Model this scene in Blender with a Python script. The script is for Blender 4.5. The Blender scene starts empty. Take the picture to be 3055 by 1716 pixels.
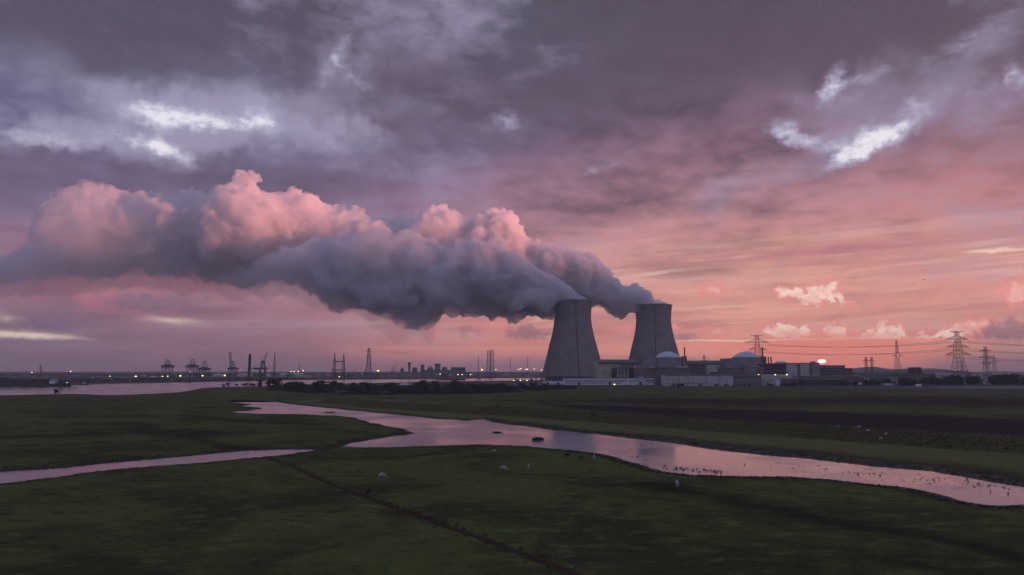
import bpy, bmesh, math, random
import numpy as np
from mathutils import Vector, Matrix, noise as mnoise

# ------------------------------------------------------------------ camera, sky, sun
SC = bpy.context.scene
COL = SC.collection
F = 2180.0                 # focal length in pixels of the 3055 px wide photograph
CAM_H = 20.0               # drone height above the marsh
PITCH = math.atan(250.0 / F)
cam_d = bpy.data.cameras.new("camera")
cam = bpy.data.objects.new("camera", cam_d)
COL.objects.link(cam)
cam.location = (0, 0, CAM_H)
cam.rotation_euler = (math.pi / 2 + PITCH, 0, 0)
cam_d.sensor_width = 36.0
cam_d.lens = 36.0 * F / 3055.0
cam_d.clip_start = 0.5
cam_d.clip_end = 60000
SC.camera = cam
SC.view_settings.view_transform = 'Standard'
SC.view_settings.look = 'None'
SC.view_settings.exposure = 1.1
SC.view_settings.gamma = 1.0
SC.cycles.use_denoising = True
SC.cycles.max_bounces = 14
SC.cycles.volume_bounces = 12
SC.cycles.transparent_max_bounces = 8
SC.cycles.sample_clamp_indirect = 4.0
SC.cycles.use_adaptive_sampling = True
SC.cycles.adaptive_threshold = 0.02

CT, ST = math.cos(PITCH), math.sin(PITCH)
def ray(px, py):
    u = 858.0 - py
    return (px - 1527.5, F * CT - u * ST, F * ST + u * CT)
def at(px, py, Y):
    """world X and Z of the place seen at a photo pixel when it lies at distance Y"""
    x, y, z = ray(px, py)
    return x / y * Y, CAM_H + z / y * Y
def gr(px, py, z=0.0):
    x, y, w = ray(px, py)
    t = (z - CAM_H) / w
    return (x * t, y * t)
def azel(px, py):
    x, y, z = ray(px, py)
    return math.degrees(math.atan2(x, y)), math.degrees(math.atan2(z, math.hypot(x, y)))
D = 3055.0 / 2576.0
def azd(dx, dy):
    return azel(dx * D, dy * D)

def srgb(r, g, b, k=1.0):
    def l(c):
        c /= 255.0
        return c / 12.92 if c <= 0.04045 else ((c + 0.055) / 1.055) ** 2.4
    return (l(r) * k, l(g) * k, l(b) * k, 1.0)

# ---- a small wrapper that lets node graphs be written as expressions
class V:
    def __init__(s, nt, sock): s.nt, s.s = nt, sock
    def _m(s, op, *o, clamp=False):
        n = s.nt.nodes.new('ShaderNodeMath'); n.operation = op; n.use_clamp = clamp
        for i, x in enumerate((s,) + o):
            if isinstance(x, V): s.nt.links.new(x.s, n.inputs[i])
            else: n.inputs[i].default_value = x
        return V(s.nt, n.outputs[0])
    def __add__(s, o): return s._m('ADD', o)
    __radd__ = __add__
    def __mul__(s, o): return s._m('MULTIPLY', o)
    __rmul__ = __mul__
    def __sub__(s, o): return s._m('SUBTRACT', o)
    def __rsub__(s, o): return s._m('MULTIPLY', -1.0)._m('ADD', o)
    def __truediv__(s, o): return s._m('DIVIDE', o)
    def __pow__(s, o): return s._m('POWER', o)
    def mx(s, o): return s._m('MAXIMUM', o)
    def mn(s, o): return s._m('MINIMUM', o)
    def ab(s): return s._m('ABSOLUTE')
    def at2(s, o): return s._m('ARCTAN2', o)
    def asin(s): return s._m('ARCSINE')
    def ss(s, a, b, lo=0.0, hi=1.0, kind='SMOOTHSTEP'):
        n = s.nt.nodes.new('ShaderNodeMapRange'); n.interpolation_type = kind
        s.nt.links.new(s.s, n.inputs[0])
        for i, v in zip((1, 2, 3, 4), (a, b, lo, hi)): n.inputs[i].default_value = v
        return V(s.nt, n.outputs[0])
def comb(nt, x, y, z=0.0):
    n = nt.nodes.new('ShaderNodeCombineXYZ')
    for i, v in enumerate((x, y, z)):
        if isinstance(v, V): nt.links.new(v.s, n.inputs[i])
        else: n.inputs[i].default_value = v
    return V(nt, n.outputs[0])
def sep(nt, v):
    n = nt.nodes.new('ShaderNodeSeparateXYZ'); nt.links.new(v.s, n.inputs[0])
    return [V(nt, o) for o in n.outputs]
def noise(nt, vec, scale, detail=4.0, rough=0.5, dist=0.0, col=False, dim='2D'):
    n = nt.nodes.new('ShaderNodeTexNoise'); n.noise_dimensions = dim
    nt.links.new(vec.s, n.inputs['Vector'])
    n.inputs['Scale'].default_value = scale; n.inputs['Detail'].default_value = detail
    n.inputs['Roughness'].default_value = rough; n.inputs['Distortion'].default_value = dist
    return V(nt, n.outputs['Color' if col else 'Fac'])
def vadd(nt, a, b, op='ADD', scale=None):
    n = nt.nodes.new('ShaderNodeVectorMath'); n.operation = op
    nt.links.new(a.s, n.inputs[0])
    if isinstance(b, V): nt.links.new(b.s, n.inputs[1])
    elif b is not None: n.inputs[1].default_value = b
    if scale is not None: n.inputs['Scale'].default_value = scale
    return V(nt, n.outputs[0])
def mixc(nt, fac, a, b, mode='MIX'):
    n = nt.nodes.new('ShaderNodeMix'); n.data_type = 'RGBA'; n.blend_type = mode
    n.clamp_factor = True
    for idx, v in ((0, fac), (6, a), (7, b)):
        if isinstance(v, V): nt.links.new(v.s, n.inputs[idx])
        else: n.inputs[idx].default_value = v
    return V(nt, n.outputs[2])
def ramp(nt, fac, stops, interp='EASE'):
    n = nt.nodes.new('ShaderNodeValToRGB'); nt.links.new(fac.s, n.inputs[0])
    cr = n.color_ramp; cr.interpolation = interp
    while len(cr.elements) < len(stops): cr.elements.new(0.5)
    for e, (p, c) in zip(cr.elements, stops): e.position = p; e.color = c
    return V(nt, n.outputs[0])

def build_world():
    w = bpy.data.worlds.new("World"); SC.world = w; w.use_nodes = True
    nt = w.node_tree; nt.nodes.clear()
    tc = nt.nodes.new('ShaderNodeTexCoord')
    d = V(nt, tc.outputs['Generated'])
    x, y, z = sep(nt, d)
    az = x.at2(y) * 57.2958
    el = z.asin() * 57.2958
    P = comb(nt, az, el)
    # cloud-layer coordinates: flattening towards the horizon as a real deck does
    q = z.mx(0.0) + 0.10
    deck = comb(nt, x / q, y / q)
    n_low = noise(nt, deck, 0.55, 5, 0.5, 0.0)
    n_mid = noise(nt, deck, 1.6, 5, 0.58, 0.0)
    wob = noise(nt, P, 0.16, 4, 0.62, 0.0, col=True)
    wobs = vadd(nt, vadd(nt, wob, (-0.5, -0.5, -0.5)), (7.0, 5.0, 0.0), 'MULTIPLY')
    fine = noise(nt, P, 1.1, 5, 0.66, 0.0, col=True)
    fines = vadd(nt, vadd(nt, fine, (-0.5, -0.5, -0.5)), (1.5, 1.1, 0.0), 'MULTIPLY')
    Pw = vadd(nt, vadd(nt, P, wobs), fines)        # strongly curled
    Pf = vadd(nt, P, fines)                         # finely curled
    xs, ys, _ = sep(nt, wobs)
    # ---- base colours of the overcast, by azimuth and elevation
    elw = el + ys * 0.45 + (n_low - 0.5) * (el.ss(2, 16) * 7.0)
    e = elw / 30.0
    azw = az + xs * 0.8
    rows = [0.1, 1.7, 3.2, 5.6, 8.7, 11.7, 14.7, 17.6, 20.4, 23.1, 25.8, 30]
    cols = [
        (-35, [(122,97,116),(136,109,129),(147,114,132),(153,112,132),(142,106,130),(109,103,136),(94,101,135),(89,97,133),(91,98,123),(78,81,102),(70,72,91),(63,68,85)]),
        (-19, [(130,101,116),(158,115,129),(165,118,132),(163,116,134),(130,102,128),(103,99,132),(96,99,133),(96,103,137),(91,96,121),(78,81,102),(72,76,95),(65,70,87)]),
        (0,   [(163,117,129),(225,145,132),(235,153,141),(227,153,145),(191,137,139),(160,121,142),(136,109,134),(96,92,120),(78,78,100),(74,78,98),(70,78,96),(63,70,87)]),
        (19,  [(182,124,126),(255,164,135),(249,169,142),(241,173,148),(221,160,146),(189,139,149),(155,116,135),(120,99,125),(91,85,106),(78,76,95),(68,70,89),(61,66,83)]),
        (35,  [(140,108,116),(201,142,125),(217,151,132),(221,153,134),(197,140,130),(175,121,127),(133,102,115),(106,90,110),(81,79,96),(72,74,91),(61,66,83),(53,62,79)])]
    base = None
    for k, (a, cs) in enumerate(cols):
        r = ramp(nt, e, [(rows[i] / 30.0, srgb(*c)) for i, c in enumerate(cs)], 'LINEAR')
        base = r if base is None else mixc(nt, azw.ss(cols[k-1][0], a, kind='LINEAR'), base, r)
    # ---- large light and dark masses of the cloud deck
    n_fin = noise(nt, comb(nt, az * 0.30 + el * 0.1, el * 0.62), 1.0, 5, 0.62)
    v = (n_low - 0.5) * 0.9 + (n_mid - 0.5) * 0.95 + (n_fin - 0.5) * 0.55
    amp = el.ss(1.0, 16.0, 0.25, 1.0)
    base = mixc(nt, (v * amp * 2.3).mx(0.0), base, srgb(150, 146, 176), 'MIX')
    base = mixc(nt, (v * amp * -2.3).mx(0.0), base, srgb(61, 61, 80), 'MIX')

    def field(P, items):
        s = None
        for (dx, dy, rx, ry, rot, k) in items:
            a, b = azd(dx, dy)
            m = nt.nodes.new('ShaderNodeMapping'); m.vector_type = 'TEXTURE'
            nt.links.new(P.s, m.inputs[0])
            m.inputs['Location'].default_value = (a, b, 0)
            m.inputs['Rotation'].default_value = (0, 0, math.radians(rot))
            m.inputs['Scale'].default_value = (rx / 32.5, ry / 32.5, 1)
            g = nt.nodes.new('ShaderNodeTexGradient'); g.gradient_type = 'SPHERICAL'
            nt.links.new(m.outputs[0], g.inputs[0])
            t = V(nt, g.outputs['Fac']) * k
            s = t if s is None else s + t
        return s
    # dark patches of the deck
    dark = field(Pw, [(1050, 190, 420, 130, -8, .9), (950, 330, 330, 90, -14, .8), (230, 60, 360, 110, 0, .5),
                      (1900, 150, 520, 120, -8, .5), (60, 480, 300, 110, 0, .5), (820, 460, 260, 60, 0, .35), (2300, 60, 500, 90, 0, .45)])
    base = mixc(nt, dark.mn(0.75), base, mixc(nt, el.ss(10, 20), srgb(88, 84, 116), srgb(70, 68, 88)))
    # thin places where the daylight comes through
    gap1 = field(Pw, [(330, 255, 330, 80, -12, .7), (600, 290, 380, 110, 0, .85), (400, 370, 280, 70, 0, .65), (860, 180, 120, 110, 40, .5),
                      (120, 350, 180, 50, 5, .5), (2150, 270, 330, 120, 14, .5), (2180, 360, 230, 70, 10, .5), (2480, 150, 220, 70, 25, .4),
                      (1290, 300, 90, 60, 0, .45), (1850, 450, 200, 60, 10, .35), (880, 370, 160, 60, -20, .35), (1800, 520, 60, 110, 0, .3)])
    base = mixc(nt, (gap1 * (0.1 + n_mid * 1.6)).ss(0.02, 0.75) * 0.85, base, srgb(158, 156, 184))
    gap2 = field(Pf, [(660, 300, 78, 50, -20, 1.38), (610, 308, 78, 27, 5, 0.92), (440, 300, 143, 39, 4, 1.15), (520, 304, 117, 33, 0, 1.26), (395, 285, 117, 33, 6, 0.80), (350, 265, 78, 25, 10, 0.69),
                      (345, 358, 156, 33, -8, 1.03), (430, 380, 91, 25, -18, 1.03), (405, 348, 28, 72, 0, 0.80), (120, 352, 143, 27, 3, 1.15),
                      (845, 150, 23, 100, -30, 0.63), (885, 190, 78, 25, -40, 0.57), (820, 350, 143, 22, -32, 0.52),
                      (2190, 345, 130, 39, 16, 1.38), (2200, 362, 143, 31, 22, 1.49), (2090, 220, 78, 31, 60, 0.98), (2150, 205, 117, 19, 10, 0.63),
                      (1985, 335, 78, 33, -30, 1.03), (2310, 265, 65, 27, 0, 0.80), (2050, 360, 117, 25, -20, 0.69), (2552, 190, 28, 39, 0, 0.75),
                      (1275, 302, 44, 33, -20, 0.72), (2130, 400, 78, 17, 10, 0.57), (1950, 755, 3, 7, 0, 0.11),
                      (1500, 425, 91, 19, 10, 0.46), (2440, 105, 143, 33, 20, 0.46)])
    n_det = noise(nt, comb(nt, az * 0.8 + el * 0.3, el * 1.5 - az * 0.15), 1.0, 6, 0.68)
    gg = gap2 * (0.25 + n_det * 1.7) - (1.0 - n_det) * 0.62
    base = mixc(nt, gg.ss(-0.30, 0.65) * 0.8, base, srgb(158, 159, 186))
    base = mixc(nt, gg.ss(0.12, 1.20) * 0.85, base, srgb(188, 190, 212))
    base = mixc(nt, gg.ss(0.70, 1.95), base, srgb(236, 236, 246))
    # ---- low streaks in the warm part of the sky
    sp = comb(nt, az * 0.055 + el * 0.03, el * 0.85 + az * -0.030)
    st = noise(nt, sp, 1.0, 5, 0.55)
    sl = noise(nt, sp, 2.6, 3, 0.5)
    band = el.ss(1.5, 3.5) * el.ss(13.0, 7.0)
    warm = az.ss(-24, 6)
    base = mixc(nt, (st - 0.50).mx(0.0) * 3.0 * band, base, mixc(nt, warm, srgb(166, 138, 156), srgb(232, 186, 182)))
    base = mixc(nt, (0.47 - st).mx(0.0) * 3.6 * band, base, mixc(nt, warm, srgb(112, 92, 116), srgb(172, 112, 122)))
    base = mixc(nt, (sl - 0.58).mx(0.0) * 1.3 * band * (0.3 + warm), base, srgb(250, 214, 200))
    # streak highlights
    str2 = field(vadd(nt, P, vadd(nt, fines, (0.4, 0.28, 0.0), 'MULTIPLY')), [(2540, 629, 110, 7, -2, 1.1), (2480, 630, 70, 8, 4, .8), (1650, 688, 150, 9, 6, .9), (1380, 800, 130, 8, -2, .8), (430, 806, 120, 16, -4, 1.0),
                      (30, 840, 190, 16, -2, 1.3), (10, 800, 60, 22, -8, 1.1), (90, 846, 150, 8, -2, 1.0), (1780, 775, 240, 7, 2, .9), (1350, 808, 90, 8, 10, .8),
                      (1790, 800, 300, 5, 1, .6), (2330, 660, 220, 8, 4, .5), (1950, 600, 420, 20, 8, .35), (2350, 700, 330, 12, 5, .35), (960, 812, 110, 10, 2, .6), (2100, 690, 300, 8, 5, .4), (1840, 812, 120, 4, 2, .8)])
    base = mixc(nt, (str2 * (0.3 + st * 1.2)).ss(0.08, 1.5), base, srgb(255, 228, 205))
    # small lit cumulus low over the horizon
    Pc = vadd(nt, P, vadd(nt, vadd(nt, noise(nt, P, 1.5, 5, 0.64, 0.0, col=True), (-0.5, -0.5, -0.5)), (2.3, 1.7, 0.0), 'MULTIPLY'))
    cshad = field(Pc, [(1330, 836, 90, 30, 0, 1.2), (2540, 830, 70, 34, 0, 1.2), (1720, 850, 90, 26, 0, .7), (2370, 845, 60, 16, 0, .9), (1180, 832, 110, 22, 0, .7), (2460, 840, 90, 20, 0, .7), (1510, 830, 80, 20, 0, .5),
                       (60, 745, 220, 20, 0, .8), (330, 760, 260, 30, 4, .8), (120, 815, 260, 26, 0, .8), (60, 700, 240, 26, 0, .6)])
    base = mixc(nt, cshad.ss(0.18, 0.8) * 0.75, base, mixc(nt, warm, srgb(112, 94, 122), srgb(150, 104, 118)))
    cum = field(Pc, [(2065, 740, 58, 31, 20, 1.58), (1990, 738, 65, 20, -12, 1.16), (2110, 755, 56, 12, -30, 0.84), (1795, 730, 56, 33, 0, 0.58),
                     (1960, 832, 56, 24, 0, 1.16), (2010, 838, 56, 20, 0, 1.16), (1800, 838, 65, 31, 0, 0.53), (2097, 828, 41, 18, 0, 1.26), (2100, 848, 75, 10, 0, 0.73),
                     (2240, 824, 43, 20, -30, 1.16), (2225, 845, 65, 18, 0, 0.84), (2200, 846, 47, 12, 0, 0.63), (2440, 815, 56, 21, 0, 0.79), (2370, 840, 56, 20, 0, 0.68), (2415, 845, 56, 18, 0, 0.63), (2565, 735, 56, 41, 0, 0.79),
                     (1240, 822, 132, 24, 0, 0.47), (1090, 838, 56, 14, 0, 0.47), (1560, 828, 95, 18, 0, 0.42), (240, 752, 56, 31, 0, 0.58), (330, 785, 246, 14, 0, 0.37), (100, 722, 285, 47, 4, 0.53), (480, 715, 190, 47, 0, 0.53),
                     (820, 850, 56, 14, 0, 0.32), (1000, 842, 47, 10, 0, 0.42), (2320, 850, 47, 12, 0, 0.53), (1700, 825, 56, 18, 0, 0.47)])
    cm = cum.ss(0.06, 0.48)
    ccol = mixc(nt, cum.ss(0.25, 0.85), mixc(nt, warm, srgb(190, 112, 126), srgb(250, 146, 138)), mixc(nt, warm, srgb(206, 122, 130), srgb(255, 226, 208, 1.15)))
    ccol = mixc(nt, (n_det - 0.42).mx(0.0) * 2.6, ccol, mixc(nt, warm, srgb(186, 116, 130), srgb(236, 140, 136)))
    base = mixc(nt, cm * az.ss(-30, 12, 0.65, 1.0), base, ccol)
    # ---- clear slit above the horizon where the sun stands
    top = (noise(nt, comb(nt, az * 0.25, 0.0), 1.0, 3, 0.5) - 0.5) * 0.35 + az.ss(2, 15) * az.ss(38, 27) * 0.25 + 2.05
    dd = el - top
    glow_az = az.ss(3, 20) * az.ss(36, 25)
    slit = dd.ss(0.04, -0.04) * dd.ss(-1.5, -0.3) * (glow_az * 0.8 + az.ss(-20, 5) * 0.16)
    base = mixc(nt, slit, base, srgb(255, 158, 142))
    line = (dd.ab()).ss(0.11, 0.0) * az.ss(9, 19) * az.ss(31, 23)
    base = mixc(nt, line * 0.75, base, srgb(255, 236, 214, 1.3))
    line2 = ((el - 1.75 + az * 0.004).ab()).ss(0.16, 0.0) * az.ss(-16, -4) * az.ss(12, 6)
    base = mixc(nt, line2 * 0.6, base, srgb(236, 158, 142))
    # haze bank lying on the horizon
    base = mixc(nt, el.ss(1.5, 0.2) * 0.55, base, mixc(nt, glow_az, srgb(118, 96, 114), srgb(176, 112, 118)))
    # ---- the sun, flattened and cut by the haze bank
    sa, se = azel(2452, 1078)
    m = nt.nodes.new('ShaderNodeMapping'); m.vector_type = 'TEXTURE'
    nt.links.new(P.s, m.inputs[0]); m.inputs['Location'].default_value = (sa, se, 0); m.inputs['Scale'].default_value = (1.0, 0.5, 1)
    g = nt.nodes.new('ShaderNodeTexGradient'); g.gradient_type = 'SPHERICAL'; nt.links.new(m.outputs[0], g.inputs[0])
    sg = V(nt, g.outputs['Fac'])
    ex, ey = (az - sa) / 9.0, (el - se - 0.5) / 2.2
    base = mixc(nt, (ex * ex + ey * ey).ss(1.0, 0.0) * 0.85, base, srgb(255, 146, 124))
    base = mixc(nt, sg.ss(0.45, 0.70), base, srgb(255, 92, 110, 1.2))
    base = mixc(nt, sg.ss(0.67, 0.75), base, srgb(255, 226, 214, 2.2))
    # away from the west: plain cool overcast, merging with the part above at its edges
    plain = mixc(nt, el.ss(0, 40), srgb(128, 136, 172), srgb(114, 126, 164))
    aw = az.ab()
    base = mixc(nt, (el.ss(29, 44) + aw.ss(40, 60)).mn(1.0), base, plain)
    # physical daylight sky underneath, weak, shows through the thin places
    sky = nt.nodes.new('ShaderNodeTexSky'); sky.sky_type = 'NISHITA'; sky.sun_disc = False
    sky.sun_elevation = math.radians(SUN_EL); sky.sun_rotation = math.radians(SUN_AZ)
    bg1 = nt.nodes.new('ShaderNodeBackground'); nt.links.new(sky.outputs[0], bg1.inputs[0]); bg1.inputs[1].default_value = 0.05
    bg2 = nt.nodes.new('ShaderNodeBackground'); nt.links.new(base.s, bg2.inputs[0]); bg2.inputs[1].default_value = 1.15 * SKY
    mx = nt.nodes.new('ShaderNodeMixShader'); mx.inputs[0].default_value = 0.93
    nt.links.new(bg1.outputs[0], mx.inputs[1]); nt.links.new(bg2.outputs[0], mx.inputs[2])
    bg3 = nt.nodes.new('ShaderNodeBackground'); nt.links.new(plain.s, bg3.inputs[0]); bg3.inputs[1].default_value = 0.97 * SKY
    sw = nt.nodes.new('ShaderNodeMixShader')
    inside = el._m('LESS_THAN', 44.0) * el._m('GREATER_THAN', -3.0) * aw._m('LESS_THAN', 60.0)
    nt.links.new(inside.s, sw.inputs[0]); nt.links.new(bg3.outputs[0], sw.inputs[1]); nt.links.new(mx.outputs[0], sw.inputs[2])
    out = nt.nodes.new('ShaderNodeOutputWorld'); nt.links.new(sw.outputs[0], out.inputs[0])
    w.cycles.sampling_method = 'MANUAL'; w.cycles.sample_map_resolution = 1024

SKY = 2 ** -1.1             # keeps the overcast at its level under the exposure
SUN_AZ, SUN_EL = 108.0, -0.425     # lamp turned away from the drawn sun, below the horizon: lights only high steam
build_world()
sl = bpy.data.lights.new("sun", 'SUN')
sl.energy = 5.0; sl.angle = math.radians(0.25); sl.color = (1.0, 0.35, 0.27)
sun = bpy.data.objects.new("sun", sl); COL.objects.link(sun)
_sd = Vector((math.sin(math.radians(SUN_AZ)) * math.cos(math.radians(SUN_EL)), math.cos(math.radians(SUN_AZ)) * math.cos(math.radians(SUN_EL)), math.sin(math.radians(SUN_EL))))
sun.rotation_euler = _sd.to_track_quat('Z', 'Y').to_euler()
sun.location = _sd * 3000

# ------------------------------------------------------------------ object helpers
def tag(o, label=None, cat=None, group=None, kind=None):
    if label: o["label"] = label
    if cat: o["category"] = cat
    if group: o["group"] = group
    if kind: o["kind"] = kind
    return o
def empty(name, loc=(0, 0, 0), rz=0.0):
    o = bpy.data.objects.new(name, None); COL.objects.link(o)
    o.location = loc; o.rotation_euler = (0, 0, rz)
    return o
def mesh_obj(name, verts, faces, mat, parent=None, smooth=False):
    me = bpy.data.meshes.new(name)
    me.from_pydata(verts, [], faces)
    if mat: me.materials.append(mat)
    if smooth: me.polygons.foreach_set('use_smooth', [True] * len(me.polygons))
    me.update()
    o = bpy.data.objects.new(name, me); COL.objects.link(o)
    if parent: o.parent = parent
    return o
def copy_tree(o, parent=None):
    c = o.copy(); COL.objects.link(c)
    if parent: c.parent = parent
    for ch in list(o.children): copy_tree(ch, c)
    return c

class MB:
    """collects boxes, bars, tubes and rings, then links them as one mesh"""
    def __init__(s): s.v, s.f = [], []
    def add(s, v, f):
        n = len(s.v); s.v += v; s.f += [tuple(i + n for i in q) for q in f]; return s
    def box(s, x0, x1, y0, y1, z0, z1):
        v = [(x, y, z) for z in (z0, z1) for y in (y0, y1) for x in (x0, x1)]
        return s.add(v, [(0, 2, 3, 1), (4, 5, 7, 6), (0, 1, 5, 4), (2, 6, 7, 3), (0, 4, 6, 2), (1, 3, 7, 5)])
    def bar(s, a, b, w, w2=None, n=4):
        a, b = Vector(a), Vector(b); d = (b - a)
        if d.length < 1e-6: return s
        d.normalize(); u = d.orthogonal().normalized(); t = d.cross(u); w2 = w if w2 is None else w2
        v = []
        for p, r in ((a, w), (b, w2)):
            for k in range(n):
                an = 2 * math.pi * (k + .5) / n
                v.append(tuple(p + u * math.cos(an) * r * .7 + t * math.sin(an) * r * .7))
        f = [(k, (k + 1) % n, n + (k + 1) % n, n + k) for k in range(n)]
        f += [tuple(range(n))[::-1], tuple(range(n, 2 * n))]
        return s.add(v, f)
    def lathe(s, prof, n=48, cx=0, cy=0, cap=True):
        v = []; f = []
        for (r, z) in prof:
            for k in range(n):
                an = 2 * math.pi * k / n
                v.append((cx + r * math.cos(an), cy + r * math.sin(an), z))
        for i in range(len(prof) - 1):
            for k in range(n):
                a, b = i * n + k, i * n + (k + 1) % n
                f.append((a, b, b + n, a + n))
        if cap:
            f.append(tuple(range(n))[::-1]); f.append(tuple(range((len(prof) - 1) * n, len(prof) * n)))
        return s.add(v, f)
    def ball(s, c, r, n=8, m=5):
        prof = [(r[0], 0)]
        v = [(c[0], c[1], c[2] - r[2])]
        for i in range(1, m):
            th = math.pi * i / m
            for k in range(n):
                an = 2 * math.pi * k / n
                v.append((c[0] + r[0] * math.sin(th) * math.cos(an), c[1] + r[1] * math.sin(th) * math.sin(an), c[2] - r[2] * math.cos(th)))
        v.append((c[0], c[1], c[2] + r[2])); f = []
        for k in range(n):
            f.append((0, 1 + (k + 1) % n, 1 + k))
            f.append((len(v) - 1, len(v) - 1 - n + k, len(v) - 1 - n + (k + 1) % n))
            for i in range(m - 2):
                a, b = 1 + i * n + k, 1 + i * n + (k + 1) % n
                f.append((a, b, b + n, a + n))
        return s.add(v, f)
    def build(s, name, mat, parent=None, smooth=False):
        return mesh_obj(name, s.v, s.f, mat, parent, smooth)

def material(name):
    m = bpy.data.materials.new(name); m.use_nodes = True
    nt = m.node_tree; nt.nodes.clear()
    b = nt.nodes.new('ShaderNodeBsdfPrincipled'); o = nt.nodes.new('ShaderNodeOutputMaterial')
    nt.links.new(b.outputs[0], o.inputs[0])
    return m, nt, b
def put(nt, v, sock):
    if isinstance(v, V): nt.links.new(v.s, sock)
    else: sock.default_value = v
def position(nt):
    n = nt.nodes.new('ShaderNodeNewGeometry'); return V(nt, n.outputs['Position'])
def objpos(nt):
    n = nt.nodes.new('ShaderNodeTexCoord'); return V(nt, n.outputs['Object'])
def attr(nt, name):
    n = nt.nodes.new('ShaderNodeAttribute'); n.attribute_name = name; return V(nt, n.outputs['Fac'])
def vscale(nt, v, xyz): return vadd(nt, v, xyz, 'MULTIPLY')
def bump(nt, b, h, strength=0.5, dist=0.1):
    n = nt.nodes.new('ShaderNodeBump'); n.inputs['Strength'].default_value = strength; n.inputs['Distance'].default_value = dist
    nt.links.new(h.s, n.inputs['Height']); nt.links.new(n.outputs[0], b.inputs['Normal'])
def simple(name, col, rough=0.7, scale=0.15, var=0.25, metal=0.0, streak=0.0):
    """weathered surface: base colour broken up by stains of its own"""
    m, nt, b = material(name)
    p = position(nt)
    n1 = noise(nt, p, scale, 5, 0.6, dim='3D')
    c = mixc(nt, (n1.ss(0.3, 0.7)), tuple(c * (1 - var) for c in col[:3]) + (1,), tuple(min(1, c * (1 + var)) for c in col[:3]) + (1,))
    if streak:
        n2 = noise(nt, vscale(nt, p, (1.0, 1.0, 0.06)), scale * 4, 4, 0.6, dim='3D')
        c = mixc(nt, n2.ss(0.5, 0.8) * streak, c, tuple(c * 0.45 for c in col[:3]) + (1,))
    put(nt, c, b.inputs['Base Color']); b.inputs['Roughness'].default_value = rough; b.inputs['Metallic'].default_value = metal
    return m

# ------------------------------------------------------------------ shorelines, traced on the ground plane
WZ = -0.35
def gpoly(pts, z=WZ): return np.array([gr(x, y, z) for x, y in pts])
CREEK = gpoly([(694,1195),(794,1196),(860,1206),(930,1213),(1000,1220),(1156,1235),(1313,1251),(1391,1255),(1444,1251),(1450,1259),(1508,1266),(1586,1274),
               (1665,1285),(1782,1296),(1890,1309),(2000,1324),(2090,1336),(2205,1351),(2320,1361),(2410,1369),(2491,1379),(2614,1394),(2778,1408),(2860,1422),(2942,1437),(3055,1455),(3300,1490),
               (3400,1540),(3055,1505),(2995,1507),(2942,1507),(2881,1495),(2819,1478),(2758,1463),(2690,1453),(2614,1445),(2491,1431),(2369,1423),(2205,1419),(2061,1415),(2000,1408),(1945,1396),(1899,1383),
               (1840,1366),(1782,1353),(1720,1345),(1665,1339),(1547,1331),(1430,1328),(1350,1329),(1274,1332),(1156,1336),(1080,1336),(1020,1335),(1059,1322),(1110,1313),(1156,1306),(1205,1299),(1237,1292),
               (1220,1283),(1196,1277),(1150,1271),(1117,1263),(1085,1253),(1051,1245),(1000,1240),(899,1236),(782,1235),(704,1232),(688,1229),(740,1226),(782,1220),(775,1216),(743,1214),(725,1211),(757,1207),(723,1203),(688,1199)])
STRIP = gpoly([(-500,1440),(0,1409),(90,1404),(196,1397),(293,1386),(380,1378),(469,1370),(560,1362),(665,1352),(740,1346),(821,1342),(915,1341),(950,1344),(925,1348),(899,1350),(840,1357),(782,1363),
               (700,1371),(626,1378),(550,1384),(469,1391),(370,1400),(274,1409),(156,1425),(0,1443),(-500,1510)])
RIVER = gpoly([(-1500,1190),(0,1180),(133,1177),(252,1175.5),(297,1178),(341,1179),(445,1175),(534,1170),(563,1166),(593,1159),(623,1156),(764,1153),(837,1149),(1015,1144.5),(1193,1141.5),(1312,1138.5),
               (1449,1137),(1613,1134.5),(1700,1134),(1900,1129),(1700,1126.8),(1611,1127.5),(1449,1129),(1300,1131.5),(1045,1133),(837,1134.7),(764,1137),(504,1142),(297,1146),(208,1148),(0,1152),(-1500,1168)])
DITCH = gpoly([(800,1366),(860,1385),(1000,1450),(1080,1476),(1140,1500),(1235,1532),(1330,1570),(1430,1602),(1530,1640),(1640,1680),(1720,1712),(1800,1760),(1950,1850)], 0.0)
DITCH2 = gpoly([(2380,1441),(2500,1463),(2650,1482),(2720,1498)], 0.0)
CREST = gpoly([(1000,1186),(1156,1198),(1274,1204),(1391,1210),(1586,1219),(1800,1231),(2000,1243),(2205,1256),(2410,1269),(2573,1278),(2737,1287),(2900,1297),(3055,1305),(3500,1335)], 3.0)

def seg_dist(P, poly, closed=True):
    best = np.full(len(P), 1e9)
    n = len(poly)
    for i in range(n if closed else n - 1):
        a, b = poly[i], poly[(i + 1) % n]
        ab = b - a; t = np.clip(((P - a) @ ab) / max(ab @ ab, 1e-9), 0, 1)
        d = np.hypot(P[:, 0] - a[0] - t * ab[0], P[:, 1] - a[1] - t * ab[1])
        best = np.minimum(best, d)
    return best
def inside(P, poly):
    r = np.zeros(len(P), bool); n = len(poly)
    for i in range(n):
        (x0, y0), (x1, y1) = poly[i], poly[(i + 1) % n]
        if y0 == y1: continue
        c = ((P[:, 1] < y0) != (P[:, 1] < y1)) & (P[:, 0] < (x1 - x0) * (P[:, 1] - y0) / (y1 - y0) + x0)
        r ^= c
    return r
def sdf(P, poly):
    d = seg_dist(P, poly); return np.where(inside(P, poly), -d, d)
def sst(x, a, b):
    t = np.clip((x - a) / (b - a), 0, 1); return t * t * (3 - 2 * t)
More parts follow.
